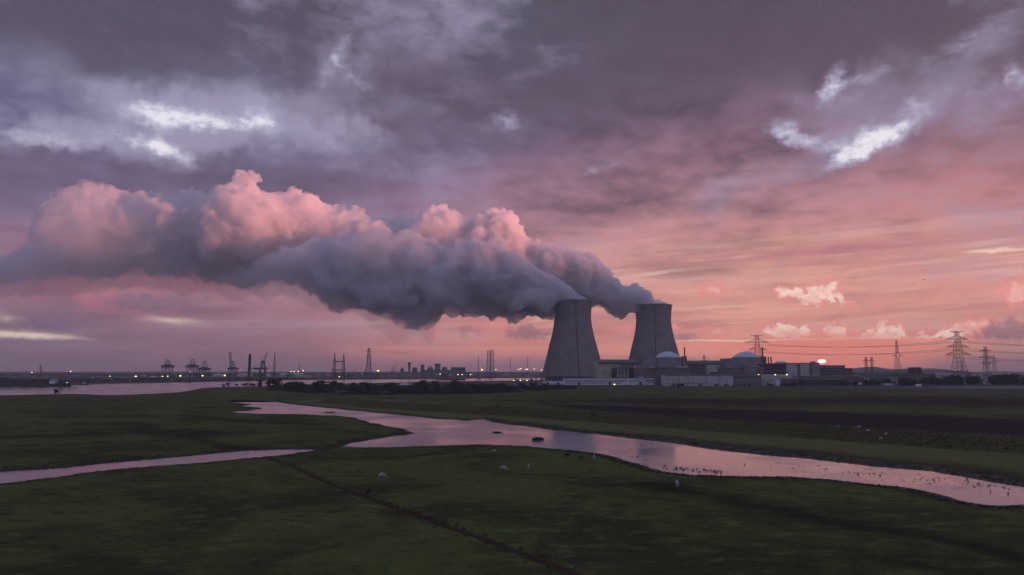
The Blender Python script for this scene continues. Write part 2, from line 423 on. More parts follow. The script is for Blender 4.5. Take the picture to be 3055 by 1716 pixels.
def vnoise(P, scale, seed):
    """smooth value noise on a lattice"""
    q = P * scale + seed * 17.31; i = np.floor(q).astype(np.int64); f = q - i; f = f * f * (3 - 2 * f)
    def h(a, b):
        n = (a * 374761393 + b * 668265263 + seed * 982451653) & 0x7fffffff
        n = ((n ^ (n >> 13)) * 1274126177) & 0x7fffffff
        return ((n ^ (n >> 16)) & 0xffff) / 65535.0
    a = h(i[:, 0], i[:, 1]); b = h(i[:, 0] + 1, i[:, 1]); c = h(i[:, 0], i[:, 1] + 1); d = h(i[:, 0] + 1, i[:, 1] + 1)
    return (a * (1 - f[:, 0]) + b * f[:, 0]) * (1 - f[:, 1]) + (c * (1 - f[:, 0]) + d * f[:, 0]) * f[:, 1]

def ground_height(P, full=False):
    r = np.hypot(P[:, 0], P[:, 1])
    near = r < 900
    big = 1e4
    dC = np.full(len(P), big); dS = dC.copy(); dD = dC.copy(); dK = dC.copy(); dR = dC.copy(); dD2 = dC.copy()
    Q = P[near]
    wig = (vnoise(Q, 1 / 9., 3) - .5) * 2.4 + (vnoise(Q, 1 / 3., 4) - .5) * 1.0
    wsc = np.clip(r[near] / 160., .4, 1.6)
    dC[near] = sdf(Q, CREEK) + wig * wsc * .75; dS[near] = sdf(Q, STRIP) + wig * wsc * .6
    dD[near] = seg_dist(Q, DITCH, False) + (vnoise(Q, 1 / 2.2, 9) - .5) * .5; dD2[near] = seg_dist(Q, DITCH2, False)
    dK[near] = seg_dist(Q, CREST, False)
    far = (r > 300) & (r < 6000)
    dR[far] = sdf(P[far], RIVER)
    w = np.minimum(dC, dS)
    z = 0.10 + (vnoise(P, 1 / 40., 1) - .5) * .30 + (vnoise(P, 1 / 11., 2) - .5) * .16 + (vnoise(P, 1 / 2.5, 5) - .5) * .10 * np.clip(300 / np.maximum(r, 1), 0, 1)
    z = np.where(r > 900, 0.1, z)
    bank = sst(w, 0.0, 7.0)
    z = WZ + 0.02 + (z - WZ) * bank
    z = np.where(w < 0, WZ - 0.05 - 0.8 * sst(-w, 0, 5), z)
    zr = 0.1 + (WZ - 0.1) * (1 - sst(dR, 0, 14)); z = np.where(dR < 14, np.minimum(z, zr), z)
    z = np.where(dR < 0, WZ - 0.1 - sst(-dR, 0, 30), z)
    z -= (0.26 + .12 * (vnoise(P, 1 / 6., 11) - .5)) * np.exp(-(dD / 0.75) ** 2) * (w > 2); z -= .2 * np.exp(-(dD2 / .8) ** 2)
    # dike: 3 m crest with a steep near face
    z += 3.0 * (1 - sst(dK, 1.2, 13.0)) * (w > 1)
    if full: return z, w, dD, dK, dR, dD2
    return z
def gz(x, y): return float(ground_height(np.array([[x, y]]))[0])

def build_ground():
    az = np.radians(np.concatenate([np.linspace(-180, -48, 45)[:-1], np.linspace(-48, -38, 40)[:-1], np.linspace(-38, 38, 820), np.linspace(38, 48, 40)[1:], np.linspace(48, 180, 45)[1:-1]]))
    rr = np.concatenate([[0.5], np.geomspace(2, 55, 40)[:-1], np.geomspace(55, 900, 560), np.geomspace(900, 2600, 90)[1:], np.geomspace(2600, 40000, 40)[1:]])
    A, R = np.meshgrid(az, rr); P = np.stack([(np.sin(A) * R).ravel(), (np.cos(A) * R).ravel()], 1)
    z, w, dD, dK, dR, dD2 = ground_height(P, True)
    na, nr = len(az), len(rr)
    co = np.column_stack([P, z]).astype(np.float32)
    i = np.arange(nr - 1)[:, None] * na; j = np.arange(na)[None, :]; j2 = (j + 1) % na
    q = np.stack([i + j, i + na + j, i + na + j2, i + j2], -1).reshape(-1, 4)
    me = bpy.data.meshes.new("ground")
    me.vertices.add(len(co)); me.vertices.foreach_set('co', co.ravel())
    me.loops.add(q.size); me.loops.foreach_set('vertex_index', q.ravel().astype(np.int32))
    me.polygons.add(len(q)); me.polygons.foreach_set('loop_start', np.arange(0, q.size, 4, dtype=np.int32))
    me.polygons.foreach_set('loop_total', np.full(len(q), 4, dtype=np.int32))
    me.polygons.foreach_set('use_smooth', np.ones(len(q), bool))
    me.update(calc_edges=True); me.validate()
    # what grows or lies where; the far mask carries a painted haze tone
    shore = np.exp(-np.maximum(w, 0) / 2.6) + np.where(dR < 30, .8 * np.exp(-np.maximum(dR, 0) / 10), 0)
    mudw = .9 + 2.0 * sst(vnoise(P, 1 / 45., 21), .45, .75) + 1.1 * sst(P[:, 0], 5, 60)
    shore = np.exp(-np.maximum(w, 0) / (2.2 * mudw)) + np.where(dR < 30, .8 * np.exp(-np.maximum(dR, 0) / 10), 0)
    ditch = np.exp(-(dD / 1.1) ** 2) * (w > 2) + .6 * np.exp(-(dD2 / 1.) ** 2)
    # fields behind the dike
    F1 = gpoly([(1700,1222),(2000,1243),(2410,1269),(2737,1287),(3055,1305),(3600,1340),(3600,1270),(3055,1252),(2737,1240),(2410,1228),(2000,1217),(1800,1210),(1600,1205)], 0.0)
    F2 = gpoly([(1500,1196),(1900,1205),(2200,1212),(2600,1206),(3055,1217),(3600,1222),(3600,1196),(3055,1187),(2600,1182),(2300,1190),(1900,1189)], 0.0)
    r = np.hypot(P[:, 0], P[:, 1]); nn = (r > 120) & (r < 1500)
    plough = np.zeros(len(P)); reed = np.zeros(len(P))
    plough[nn] = sst(-sdf(P[nn], F1), -7, 9) + .85 * sst(-sdf(P[nn], F2), -30, 30)
    side = np.zeros(len(P)); 
    # reeds and rank growth stand on the near face of the dike
    reed = (1 - sst(dK, 9, 15)) * sst(dK, .6, 2.0) + .6 * sst(w, 0, 1) * (1 - sst(w, 1.5, 4.0)) * (P[:, 1] > 0)
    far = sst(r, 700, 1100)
    swale = np.zeros(len(P)); m_ = r < 700
    for pts, wd, k in (([(1950,1442),(2200,1500),(2370,1530),(2480,1560),(2700,1592),(3055,1668),(3400,1750)], 3.4, 1.0), ([(2150,1600),(2500,1640),(2900,1716)], 2.0, .5), ([(0,1308),(200,1300),(380,1292),(560,1288),(640,1296)], 6, .8),
                       ([(330,1262),(420,1275),(470,1292)], 6, .7), ([(520,1296),(600,1312),(680,1335),(740,1340)], 3.4, .9), ([(560,1240),(700,1256),(800,1262),(960,1268)], 6, .8), ([(0,1334),(200,1328),(300,1322)], 4, .6),
                       ([(0,1620),(60,1614),(100,1600)], 1.2, .8), ([(640,1372),(760,1368)], 1.5, .5), ([(1100,1500),(1180,1512)], 1.0, .6), ([(1700,1440),(1900,1450),(2050,1456)], 2.5, .5)):
        q = gpoly(pts, 0.0); d_ = seg_dist(P[m_], q, False) + (vnoise(P[m_], 1 / 6., 51) - .5) * wd * 1.2
        swale[m_] = np.maximum(swale[m_], k * np.exp(-(np.maximum(d_, 0) / wd) ** 2))
    pale = (w > 5) * (1 - sst(dK, 34, 60)) * sst(dK, 12, 18) * (P[:, 1] > 120)
    for nm, arr in (('shore', shore), ('ditch', ditch), ('plough', plough), ('reed', reed), ('far', far), ('swale', swale), ('pale', pale)):
        at_ = me.attributes.new(nm, 'FLOAT', 'POINT'); at_.data.foreach_set('value', np.clip(arr, 0, 1).astype(np.float32))
    o = bpy.data.objects.new("ground", me); COL.objects.link(o); tag(o, kind='structure', label='dark green wet marsh grassland with mud banks')
    m, nt, b = material("marsh_grass")
    p = position(nt)
    n1 = noise(nt, p, 0.035, 5, 0.6, 0.6)
    n2 = noise(nt, vscale(nt, p, (1.0, 1.6, 1.0)), 0.22, 5, 0.65, 0.3)
    n3 = noise(nt, p, 1.6, 4, 0.7)
    n4 = noise(nt, vscale(nt, p, (0.35, 1.3, 1.0)), 0.9, 3, 0.6)
    G = lambda r, g, bb: (r, g, bb, 1.0)
    c = mixc(nt, n1.ss(0.36, 0.62), G(0.053, 0.056, 0.021), G(0.102, 0.127, 0.034))
    c = mixc(nt, n2.ss(0.50, 0.74) * 0.65, c, G(0.174, 0.172, 0.054))
    c = mixc(nt, n2.ss(0.46, 0.26) * 0.65, c, G(0.030, 0.026, 0.016))
    c = mixc(nt, n3.ss(0.47, 0.28) * 0.5, c, G(0.020, 0.023, 0.011))
    c = mixc(nt, n3.ss(0.58, 0.75) * 0.45, c, G(0.192, 0.163, 0.071))
    c = mixc(nt, n4.ss(0.56, 0.72) * 0.55, c, G(0.051, 0.039, 0.024))
    c = mixc(nt, attr(nt, 'pale') * (n2 * 0.5 + n3 * 0.6), c, G(.20, .19, .075))
    c = mixc(nt, (attr(nt, 'swale') * (0.35 + n3 * 1.1)).mn(0.85), c, G(.030, .022, .014))
    c = mixc(nt, (attr(nt, 'plough') * n1.ss(0.1, 0.35)), c, mixc(nt, n4.ss(.3, .7), G(.026, .018, .018), G(.046, .034, .031)))
    rc = mixc(nt, n3.ss(0.35, 0.65), G(.050, .036, .020), G(.150, .112, .058))
    c = mixc(nt, attr(nt, 'reed') * n2.ss(0.3, 0.5) * 0.8, c, rc)
    mud = mixc(nt, n2.ss(0.35, 0.65), G(.11, .10, .085), G(.24, .23, .20))
    sh = attr(nt, 'shore')
    c = mixc(nt, (sh + (n2 - 0.5) * 0.5).ss(0.32, 0.62), c, mud)
    c = mixc(nt, (sh + (n3 - 0.5) * 0.4).ss(0.16, 0.34) * 0.7, c, G(.040, .034, .020))
    c = mixc(nt, (attr(nt, 'ditch') + (n3 - 0.5) * 0.6).ss(0.40, 0.85) * 0.85, c, G(.058, .032, .024))
    c = mixc(nt, attr(nt, 'far') * 0.75, c, G(.085, .078, .082))  # greys the ground with distance: haze put into its colour
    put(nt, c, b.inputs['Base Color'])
    put(nt, (sh + (n2 - 0.5) * 0.5).ss(0.4, 0.75, 0.9, 0.55), b.inputs['Roughness'])
    b.inputs['Specular IOR Level'].default_value = 0.04
    bump(nt, b, n3 * 0.5 + n2 * 0.8, 0.9, 0.5)
    me.materials.append(m)

def water_material():
    m, nt, b = material("water")
    p = position(nt)
    n1 = noise(nt, vscale(nt, p, (1.0, 1.0, 1.0)), 0.55, 4, 0.6)
    n2 = noise(nt, p, 0.035, 3, 0.5)
    put(nt, mixc(nt, n2.ss(.4, .6), (.20, .19, .205, 1), (.25, .24, .255, 1)), b.inputs['Base Color'])
    put(nt, n2.ss(0.35, 0.65, 0.10, 0.22), b.inputs['Roughness'])
    b.inputs['IOR'].default_value = 1.75
    b.inputs['Specular IOR Level'].default_value = 0.9
    bump(nt, b, n1 * n2.ss(.3, .7, .4, 1.0), 0.5, 0.10)
    return m
build_ground()
WATER = water_material()
def water_sheet(name, poly, grow, label):
    mn, mx_ = poly.min(0) - grow, poly.max(0) + grow
    o = mesh_obj(name, [(mn[0], mn[1], WZ), (mx_[0], mn[1], WZ), (mx_[0], mx_[1], WZ), (mn[0], mx_[1], WZ)], [(0, 1, 2, 3)], WATER)
    return tag(o, kind='structure', label=label)
water_sheet("creek_water", CREEK, 12, 'winding tidal creek reflecting the pink sky')
_s = water_sheet("channel_water", STRIP, 12, 'narrow straight channel at the left edge')
_s.location.z = 0.004
water_sheet("river_water", RIVER, 60, 'wide river in front of the far port')

# ------------------------------------------------------------------ cooling towers and their steam
def concrete_shell(name, base):
    m, nt, b = material(name)
    p = objpos(nt); x, y, z = sep(nt, p)
    ang = x.at2(y)
    n1 = noise(nt, p, 0.05, 5, 0.6, dim='3D')
    st = noise(nt, comb(nt, ang * 24.0, z * 0.02), 1.0, 4, 0.6)
    rib = (noise(nt, comb(nt, ang * 46.0, 0.0), 1.0, 2, 0.5))
    ringn = noise(nt, comb(nt, z * 0.35, 0.0), 1.0, 2, 0.5)
    k = tuple(base)
    c = mixc(nt, n1.ss(.3, .7), tuple(v * .82 for v in k[:3]) + (1,), tuple(v * 1.12 for v in k[:3]) + (1,))
    c = mixc(nt, st.ss(.52, .72) * .28, c, tuple(v * .55 for v in k[:3]) + (1,))
    c = mixc(nt, rib.ss(.5, .7) * .18, c, tuple(v * .6 for v in k[:3]) + (1,))
    c = mixc(nt, ringn.ss(.55, .7) * .15, c, tuple(v * .7 for v in k[:3]) + (1,))
    put(nt, c, b.inputs['Base Color']); b.inputs['Roughness'].default_value = 0.85
    bump(nt, b, rib, 0.3, 0.6)
    return m
M_SHELL = concrete_shell("tower_concrete", (.26, .24, .235, 1))
M_DARK = simple("dark_steel", (.045, .042, .05, 1), .6)
M_CONC = simple("plain_concrete", (.24, .22, .215, 1), .85, streak=.4)
PROF = [(67.6, 9.5), (66.2, 14), (63.3, 23.4), (60.4, 35), (57.6, 47), (54.0, 61), (50.6, 75), (47.0, 88), (43.9, 101), (41.2, 115), (39.6, 127), (39.2, 134), (39.5, 143), (40.3, 154), (41.6, 165), (42.2, 169.2)]
def prof_r(z):
    for (r0, z0), (r1, z1) in zip(PROF, PROF[1:]):
        if z0 <= z <= z1: return r0 + (r1 - r0) * (z - z0) / (z1 - z0)
    return PROF[0][0]
def cooling_tower(px, Y, label, seam):
    X, _ = at(px, 1108, Y)
    t = empty("cooling_tower", (X, Y, 0)); tag(t, label, "cooling tower", "cooling towers of the power plant")
    fine = []
    for i in range(len(PROF) - 1):
        for k in range(4):
            f = k / 4; a, b = PROF[i], PROF[i + 1]; fine.append((a[0] + (b[0] - a[0]) * f, a[1] + (b[1] - a[1]) * f))
    fine.append(PROF[-1])
    inner = [(r - (1.2 if z < 150 else .8), z) for r, z in reversed(fine)]
    MB().lathe(fine + inner + [fine[0]], 128, cap=False).build("shell", M_SHELL, t, True)
    MB().lathe([(42.3, 167.6), (43.1, 167.7), (43.1, 169.6), (41.0, 169.62), (41.0, 168.0)], 128, cap=False).build("rim_ring", M_CONC, t)
    MB().lathe([(69.5, -1), (69.5, 1.6), (68.7, 1.62), (68.7, .4), (1, .4)], 96, cap=False).build("basin", M_CONC, t)
    MB().lathe([(60, .2), (60, 11.0), (1, 11.02)], 64, cap=False).build("fill_pack", M_DARK, t)
    first = None
    for k in range(40):
        if first is None:
            mb = MB(); mb.bar((69.0, 0, .5), (67.5, 5.2, 10.0), .55); mb.bar((69.0, 0, .5), (67.5, -5.2, 10.0), .55)
            first = c = mb.build("column", M_CONC, t)
        else:
            c = first.copy(); COL.objects.link(c); c.parent = t
        c.rotation_euler = (0, 0, 2 * math.pi * k / 40)
    # ladder with its cage, following the shell on the side that faces the marsh
    mb = MB(); zs = list(np.linspace(12, 168, 60))
    for a, b in zip(zs, zs[1:]):
        for da in (-.014, .014):
            ra, rb = prof_r(a) + .5, prof_r(b) + .5
            pa = (math.sin(seam + da) * ra, -math.cos(seam + da) * ra, a); pb = (math.sin(seam + da) * rb, -math.cos(seam + da) * rb, b)
            mb.bar(pa, pb, .28)
    for a in np.linspace(12, 168, 130):
        ra = prof_r(a) + .6
        mb.bar((math.sin(seam - .016) * ra, -math.cos(seam - .016) * ra, a), (math.sin(seam + .016) * ra, -math.cos(seam + .016) * ra, a), .32)
    mb.build("ladder", M_DARK, t)
    ra = prof_r(84) + .8
    pl = MB(); c, s = math.cos(seam), math.sin(seam)
    pl.box(s * ra - 1.8, s * ra + 1.8, -c * ra - 1.4, -c * ra + .5, 83, 83.4).box(s * ra - 1.8, s * ra + 1.8, -c * ra - 1.4, -c * ra - 1.3, 83.4, 84.8)
    pl.build("landing", M_DARK, t)
    for k in range(6):
        an = 2 * math.pi * k / 6 + .3; 
        l = MB().box(-.35, .35, -.35, .35, 169.6, 170.9).build("beacon", M_DARK, t); l.location = (math.sin(an) * 42, math.cos(an) * 42, 0)
    return X
TX1 = cooling_tower(1709.9, 1560, "nearer and larger looking grey concrete cooling tower, left of the other one", .10)
TX2 = cooling_tower(1953.0, 1660, "farther grey concrete cooling tower, standing behind the left reactor dome", -.13)

def lerp_pts(pts, x):
    pts = sorted(pts)
    for (x0, y0), (x1, y1) in zip(pts, pts[1:]):
        if x0 <= x <= x1: return y0 + (y1 - y0) * (x - x0) / max(1e-6, x1 - x0)
    return pts[0][1] if x < pts[0][0] else pts[-1][1]
_ico = {}
def ico(n):
    if n not in _ico:
        bm = bmesh.new(); bmesh.ops.create_icosphere(bm, subdivisions=n, radius=1.0)
        _ico[n] = (np.array([v.co[:] for v in bm.verts]), np.array([[v.index for v in f.verts] for f in bm.faces])); bm.free()
    return _ico[n]
def steam_material(name, dens, col, aniso, ragged=False, thin=1.0, xa=-1150, xb=-420):
    m = bpy.data.materials.new(name); m.use_nodes = True; nt = m.node_tree; nt.nodes.clear()
    o = nt.nodes.new('ShaderNodeOutputMaterial'); v = nt.nodes.new('ShaderNodeVolumePrincipled')
    v.inputs['Density'].default_value = dens; v.inputs['Color'].default_value = col; v.inputs['Anisotropy'].default_value = aniso
    if ragged:
        p = position(nt); x, y, z = sep(nt, p)
        n = noise(nt, p, 0.026, 4, 0.62, dim='3D')
        put(nt, (n.ss(0.36, 0.60, 0.28, 1.3) + x.ss(-160, 60, 0.0, 0.8)) * x.ss(xa, xb, thin, 1.0) * dens, v.inputs['Density'])
    nt.links.new(v.outputs[0], o.inputs['Volume'])
    return m
def steam_plume(name, top, bot, x_src, Y_src, Y_left, x_left, mouth, label, mat, seed, tops_r=(7, 15), vox=3.2, depth=.5, soft=None):
    rng = random.Random(seed)
    S = []       # (x, y, z, r)
    def place(dx, dy, Yoff, r_px, lvl):
        Y = Y_src + (Y_left - Y_src) * max(0.0, (x_src - dx) / (x_src - x_left)) ** .9 + Yoff
        X, Z = at(dx * D, dy * D, Y); S.append((X, Y, Z, r_px * D / F * Y, lvl))
    x = x_src - 6
    while x > x_left:
        t, b = lerp_pts(top, x), lerp_pts(bot, x); th = max(8.0, b - t)
        m = D / F * Y_src
        for k in range(5):
            r = th * rng.uniform(.20, .42); r = min(r, th / 2)
            cy = rng.uniform(t + r, max(t + r + .1, b - r))
            mid = (cy - (t + b) / 2) / (th / 2)
            half = depth * th * m * math.sqrt(max(0.05, 1 - mid * mid)) - r * m * .8
            place(x + rng.uniform(-.2, .2) * th, cy, rng.uniform(-1, 1) * max(0, half), r, 0)
        x -= max(3.0, th * .16)
    # billows that draw the outline
    for pts, sgn in ((top, 1), (bot, -1)):
        P = sorted(pts, reverse=True)
        for (x0, y0), (x1, y1) in zip(P, P[1:]):
            n = max(1, int(math.hypot(x1 - x0, y1 - y0) / 7))
            for i in range(n):
                f = (i + rng.random()) / n; xx, yy = x0 + (x1 - x0) * f, y0 + (y1 - y0) * f
                th = max(8.0, lerp_pts(bot, xx) - lerp_pts(top, xx))
                r = min(rng.uniform(*tops_r), th * .4)
                place(xx, yy + sgn * r * rng.uniform(.6, 1.1), rng.uniform(-.28, .28) * th * depth, r, 1)
                if sgn > 0 and th > 60:
                    for kk in (2.2, 4.2): place(xx + rng.uniform(-3, 3), yy + r * kk, rng.uniform(-.15, .15) * th * depth, r * rng.uniform(1.3, 1.6), 1)
    for k in range(70 if mouth else 0):
        X0, Z0 = mouth
        a, rr_ = rng.uniform(0, 6.283), 37 * math.sqrt(rng.random())
        S.append((X0 + rr_ * math.cos(a), Y_src + rr_ * math.sin(a), 167.0 + max(0, -math.cos(a) * rr_) * .12, rng.uniform(4.5, 7.5), 1))
    for k in range(46 if mouth else 0):       # steam rolling over the lee side of the rim
        a = math.radians(rng.uniform(125, 262)); rr_ = rng.uniform(38, 48)
        S.append((X0 + rr_ * math.cos(a), Y_src + rr_ * math.sin(a), 170 - rng.uniform(-2, 9) * max(0, -math.cos(a)) ** .5, rng.uniform(4, 7.5), 1))
    base = list(S)
    for (sx, sy, sz, r, lvl) in base:
        for k in range(16 if lvl == 0 else 7):
            d = np.array([rng.gauss(0, 1), rng.gauss(0, 1), rng.gauss(0, 1)]); d /= np.linalg.norm(d)
            r1 = r * rng.uniform(.28, .48) if lvl == 0 else r * rng.uniform(.35, .55)
            q = np.array([sx, sy, sz]) + d * (r - r1 * .45)
            if sz < 185 and lvl: continue
            S.append((*q, r1, 2))
            if r1 > 9:
                for j in range(4):
                    e = d * .8 + np.array([rng.gauss(0, .6), rng.gauss(0, .6), rng.gauss(0, .6)]); e /= np.linalg.norm(e)
                    r2 = r1 * rng.uniform(.35, .5); S.append((*(q + e * (r1 - r2 * .4)), r2, 3))
    keep = []
    for q in S:
        if q[4] >= 2:
            yv = q[1]; zz = q[2] - CAM_H
            yc, zc = yv * CT + zz * ST, -yv * ST + zz * CT
            dx, dy, rp = (1527.5 + q[0] / yc * F) / D, (858 - zc / yc * F) / D, q[3] / yc * F / D
            if dx > x_left + 10 and (dy - rp < lerp_pts(top, dx) - 3 or dy + rp > lerp_pts(bot, dx) + 4) and q[2] > 176: continue
        keep.append(q)
    S = keep
    vs, fs, n = [], [], 0
    for (sx, sy, sz, r, lvl) in S:
        v, f = ico(3 if r > 30 else 2)
        vs.append(v * r + np.array([sx, sy, sz])); fs.append(f + n); n += len(v)
    vs = np.concatenate(vs); fs = np.concatenate(fs)
    me = bpy.data.meshes.new(name); me.vertices.add(len(vs)); me.vertices.foreach_set('co', vs.astype(np.float32).ravel())
    me.loops.add(fs.size); me.loops.foreach_set('vertex_index', fs.astype(np.int32).ravel())
    me.polygons.add(len(fs)); me.polygons.foreach_set('loop_start', np.arange(0, fs.size, 3, dtype=np.int32)); me.polygons.foreach_set('loop_total', np.full(len(fs), 3, dtype=np.int32))
    me.update(calc_edges=True)
    o = bpy.data.objects.new(name, me); COL.objects.link(o)
    r = o.modifiers.new("r", 'REMESH'); r.mode = 'VOXEL'; r.voxel_size = vox; r.use_smooth_shade = True
    sm = o.modifiers.new("s", 'SMOOTH'); sm.iterations = 1; sm.factor = .5
    for sz_, st_ in ((60, 26.0), (24, 15.0), (10, 7.0)):
        tx = bpy.data.textures.new("billow", 'CLOUDS'); tx.noise_scale = sz_; tx.noise_depth = 1; tx.noise_type = 'HARD_NOISE' 
        dm = o.modifiers.new("d", 'DISPLACE'); dm.texture = tx; dm.strength = st_; dm.texture_coords = 'GLOBAL'; dm.mid_level = .42
    r = o.modifiers.new('r2', 'REMESH'); r.mode = 'VOXEL'; r.voxel_size = vox; r.use_smooth_shade = True
    dg = bpy.context.evaluated_depsgraph_get(); me2 = bpy.data.meshes.new_from_object(o.evaluated_get(dg))
    o.modifiers.clear(); o.data = me2; me2.name = name; bpy.data.meshes.remove(me)
    me2.materials.clear(); me2.materials.append(mat)
    return tag(o, label, "steam", "steam plumes of the cooling towers", "stuff")
P1_TOP = [(1484,752),(1440,728),(1400,703),(1370,672),(1350,668),(1320,640),(1300,642),(1260,612),(1240,622),(1200,588),(1180,592),(1120,612),(1090,590),(1060,598),(1030,570),(1000,575),(960,566),(930,585),(860,575),(820,600),(780,590),(740,620),(700,615),(640,650),(600,660),(540,690),(500,700)]
P1_BOT = [(1440,758),(1395,772),(1372,798),(1330,805),(1290,812),(1240,795),(1200,805),(1165,778),(1130,768),(1095,808),(1060,830),(1010,826),(960,805),(900,790),(850,765),(800,742),(740,722),(680,712),(600,725),(500,720)]
P2_TOP = [(1690,766),(1665,755),(1645,745),(1620,715),(1600,706),(1570,712),(1540,692),(1510,680),(1485,655),(1450,622),(1400,618),(1350,604),(1318,604),(1300,585),(1283,568),(1282,532),(1264,512),(1238,510),(1212,526),(1198,562),(1184,606),(1170,585),(1160,560),(1148,528),(1102,508),(1072,520),(1045,556),(1012,572),(980,531),(950,548),(930,545),(905,516),(880,518),(862,506),(840,512),(800,500),(772,478),(742,458),(700,482),(680,480),(645,478),(642,436),(625,420),(600,422),(580,455),(560,470),(520,480),(500,484),(490,464),(455,476),(440,495),(405,503),(398,484),(372,478),(345,482),(335,505),(300,508),(285,478),(275,455),(245,446),(218,452),(205,475),(180,520),(165,550),(120,575),(60,612),(0,640),(-200,610)]
P2_BOT = [(1640,776),(1612,786),(1590,794),(1570,797),(1545,793),(1520,784),(1490,772),(1400,740),(1300,730),(1200,720),(1000,715),(900,710),(800,705),(700,708),(600,722),(500,712),(420,706),(340,690),(250,712),(150,700),(60,722),(0,730),(-200,735)]
P3_TOP = [(1110,780),(1000,760),(900,700),(700,640),(500,640),(300,620),(150,610),(0,640),(-200,640)]
P3_BOT = [(1110,815),(1075,842),(1020,852),(960,826),(900,806),(840,785),(760,752),(680,748),(600,742),(480,752),(400,735),(300,728),(200,745),(100,748),(0,756),(-200,765)]
STEAM = steam_material("steam", 0.09, (.985, .985, .99, 1), 0.4, True, 0.03, -640, -330)
STEAM2 = steam_material("lit_steam", 0.08, (.995, .99, .99, 1), 0.2, True, 0.2)
THIN = steam_material("thin_steam", 0.010, (.97, .96, .97, 1), 0.5)
steam_plume("steam_plume", P1_TOP, P1_BOT, 1441, 1560, 1430, 500, (TX1, 168), "dark blue-grey steam plume drifting left from the nearer cooling tower", STEAM, 5)
steam_plume("steam_plume", P2_TOP, P2_BOT, 1647, 1660, 1560, -200, (TX2, 168), "pink-topped steam plume drifting from the farther cooling tower behind the other plume", STEAM2, 8, tops_r=(6, 16))
steam_plume("steam_wisps", P3_TOP, P3_BOT, 1110, 1500, 1500, -200, None, "thin ragged steam hanging under the left part of the plumes", THIN, 12, tops_r=(8, 22), vox=7.0)

# ------------------------------------------------------------------ power plant buildings
M_BEIGE = simple("beige_cladding", (.58, .53, .40, 1), .7, .06, .12, streak=.3)
M_GREY = simple("grey_cladding", (.28, .265, .27, 1), .75, .06, .15, streak=.4)
M_LIGHT = simple("light_concrete", (.55, .51, .48, 1), .8, .08, .15, streak=.45)
M_BROWN = simple("brown_cladding", (.17, .135, .135, 1), .7, .08, .2, streak=.3)
M_DKBROWN = simple("dark_cladding", (.065, .055, .06, 1), .7, .08, .2)
M_WHITE = simple("white_render", (.80, .80, .82, 1), .6, .2, .12, streak=.35)
M_TEAL = simple("teal_roofing", (.20, .27, .27, 1), .6, .1, .2)
M_DOME = simple("dome_paint", (.64, .65, .70, 1), .55, .12, .1, streak=.15)
M_BLUE = simple("blue_grey_cladding", (.16, .19, .22, 1), .6, .08, .15)
M_GLASS, _nt, _b = material("window_glass"); _b.inputs['Base Color'].default_value = (.015, .017, .022, 1); _b.inputs['Roughness'].default_value = .12
M_RUST = simple("rust_red_paint", (.22, .055, .04, 1), .6, .3, .3)
M_ORANGE = simple("orange_paint", (.40, .11, .05, 1), .55, .3, .2)
M_STEEL = simple("galvanised_steel", (.10, .095, .105, 1), .55, .3, .2)
def emis(name, col, k):
    m = bpy.data.materials.new(name); m.use_nodes = True; nt = m.node_tree; nt.nodes.clear()
    e = nt.nodes.new('ShaderNodeEmission'); e.inputs[0].default_value = col; e.inputs[1].default_value = k
    o = nt.nodes.new('ShaderNodeOutputMaterial'); nt.links.new(e.outputs[0], o.inputs[0]); m.cycles.emission_sampling = 'NONE'
    return m
M_LAMP = emis("warm_lamp_glow", (1, .66, .30, 1), 2.3)
M_LAMPW = emis("white_lamp_glow", (1, .86, .66, 1), .85)
M_LAMPR = emis("red_lamp_glow", (1, .34, .26, 1), .55)

GP = "buildings of the power plant"
def comb_frame(xa, xb, zb, za, n, y0=-.26, y1=-.201, t=.09):
    """a window frame with mullions, one connected piece"""
    xs = []
    for k in range(n + 1):
        x = xa + (xb - xa) * k / n; xs += [x - t, x + t]
    zs = [zb - t, zb + t, za - t, za + t]; mb = MB(); v = []; f = []
    for y in (y0, y1):
        for z in zs:
            for x in xs: v.append((x, y, z))
    m = len(xs); L = m * 4
    full = lambda i, j: j != 1 or i % 2 == 0
    for j in range(3):
        for i in range(m - 1):
            if not full(i, j): continue
            a = j * m + i; q = (a, a + 1, a + m + 1, a + m); f.append(q); f.append(tuple(L + c for c in q[::-1]))
            if i == 0 or not full(i - 1, j): f.append((a, a + m, L + a + m, L + a))
            if i == m - 2 or not full(i + 1, j): f.append((a + 1, L + a + 1, L + a + m + 1, a + m + 1))
            if j == 0 or not full(i, j - 1): f.append((a, L + a, L + a + 1, a + 1))
            if j == 2 or not full(i, j + 1): f.append((a + m, a + m + 1, L + a + m + 1, L + a + m))
    return mb.add(v, f)
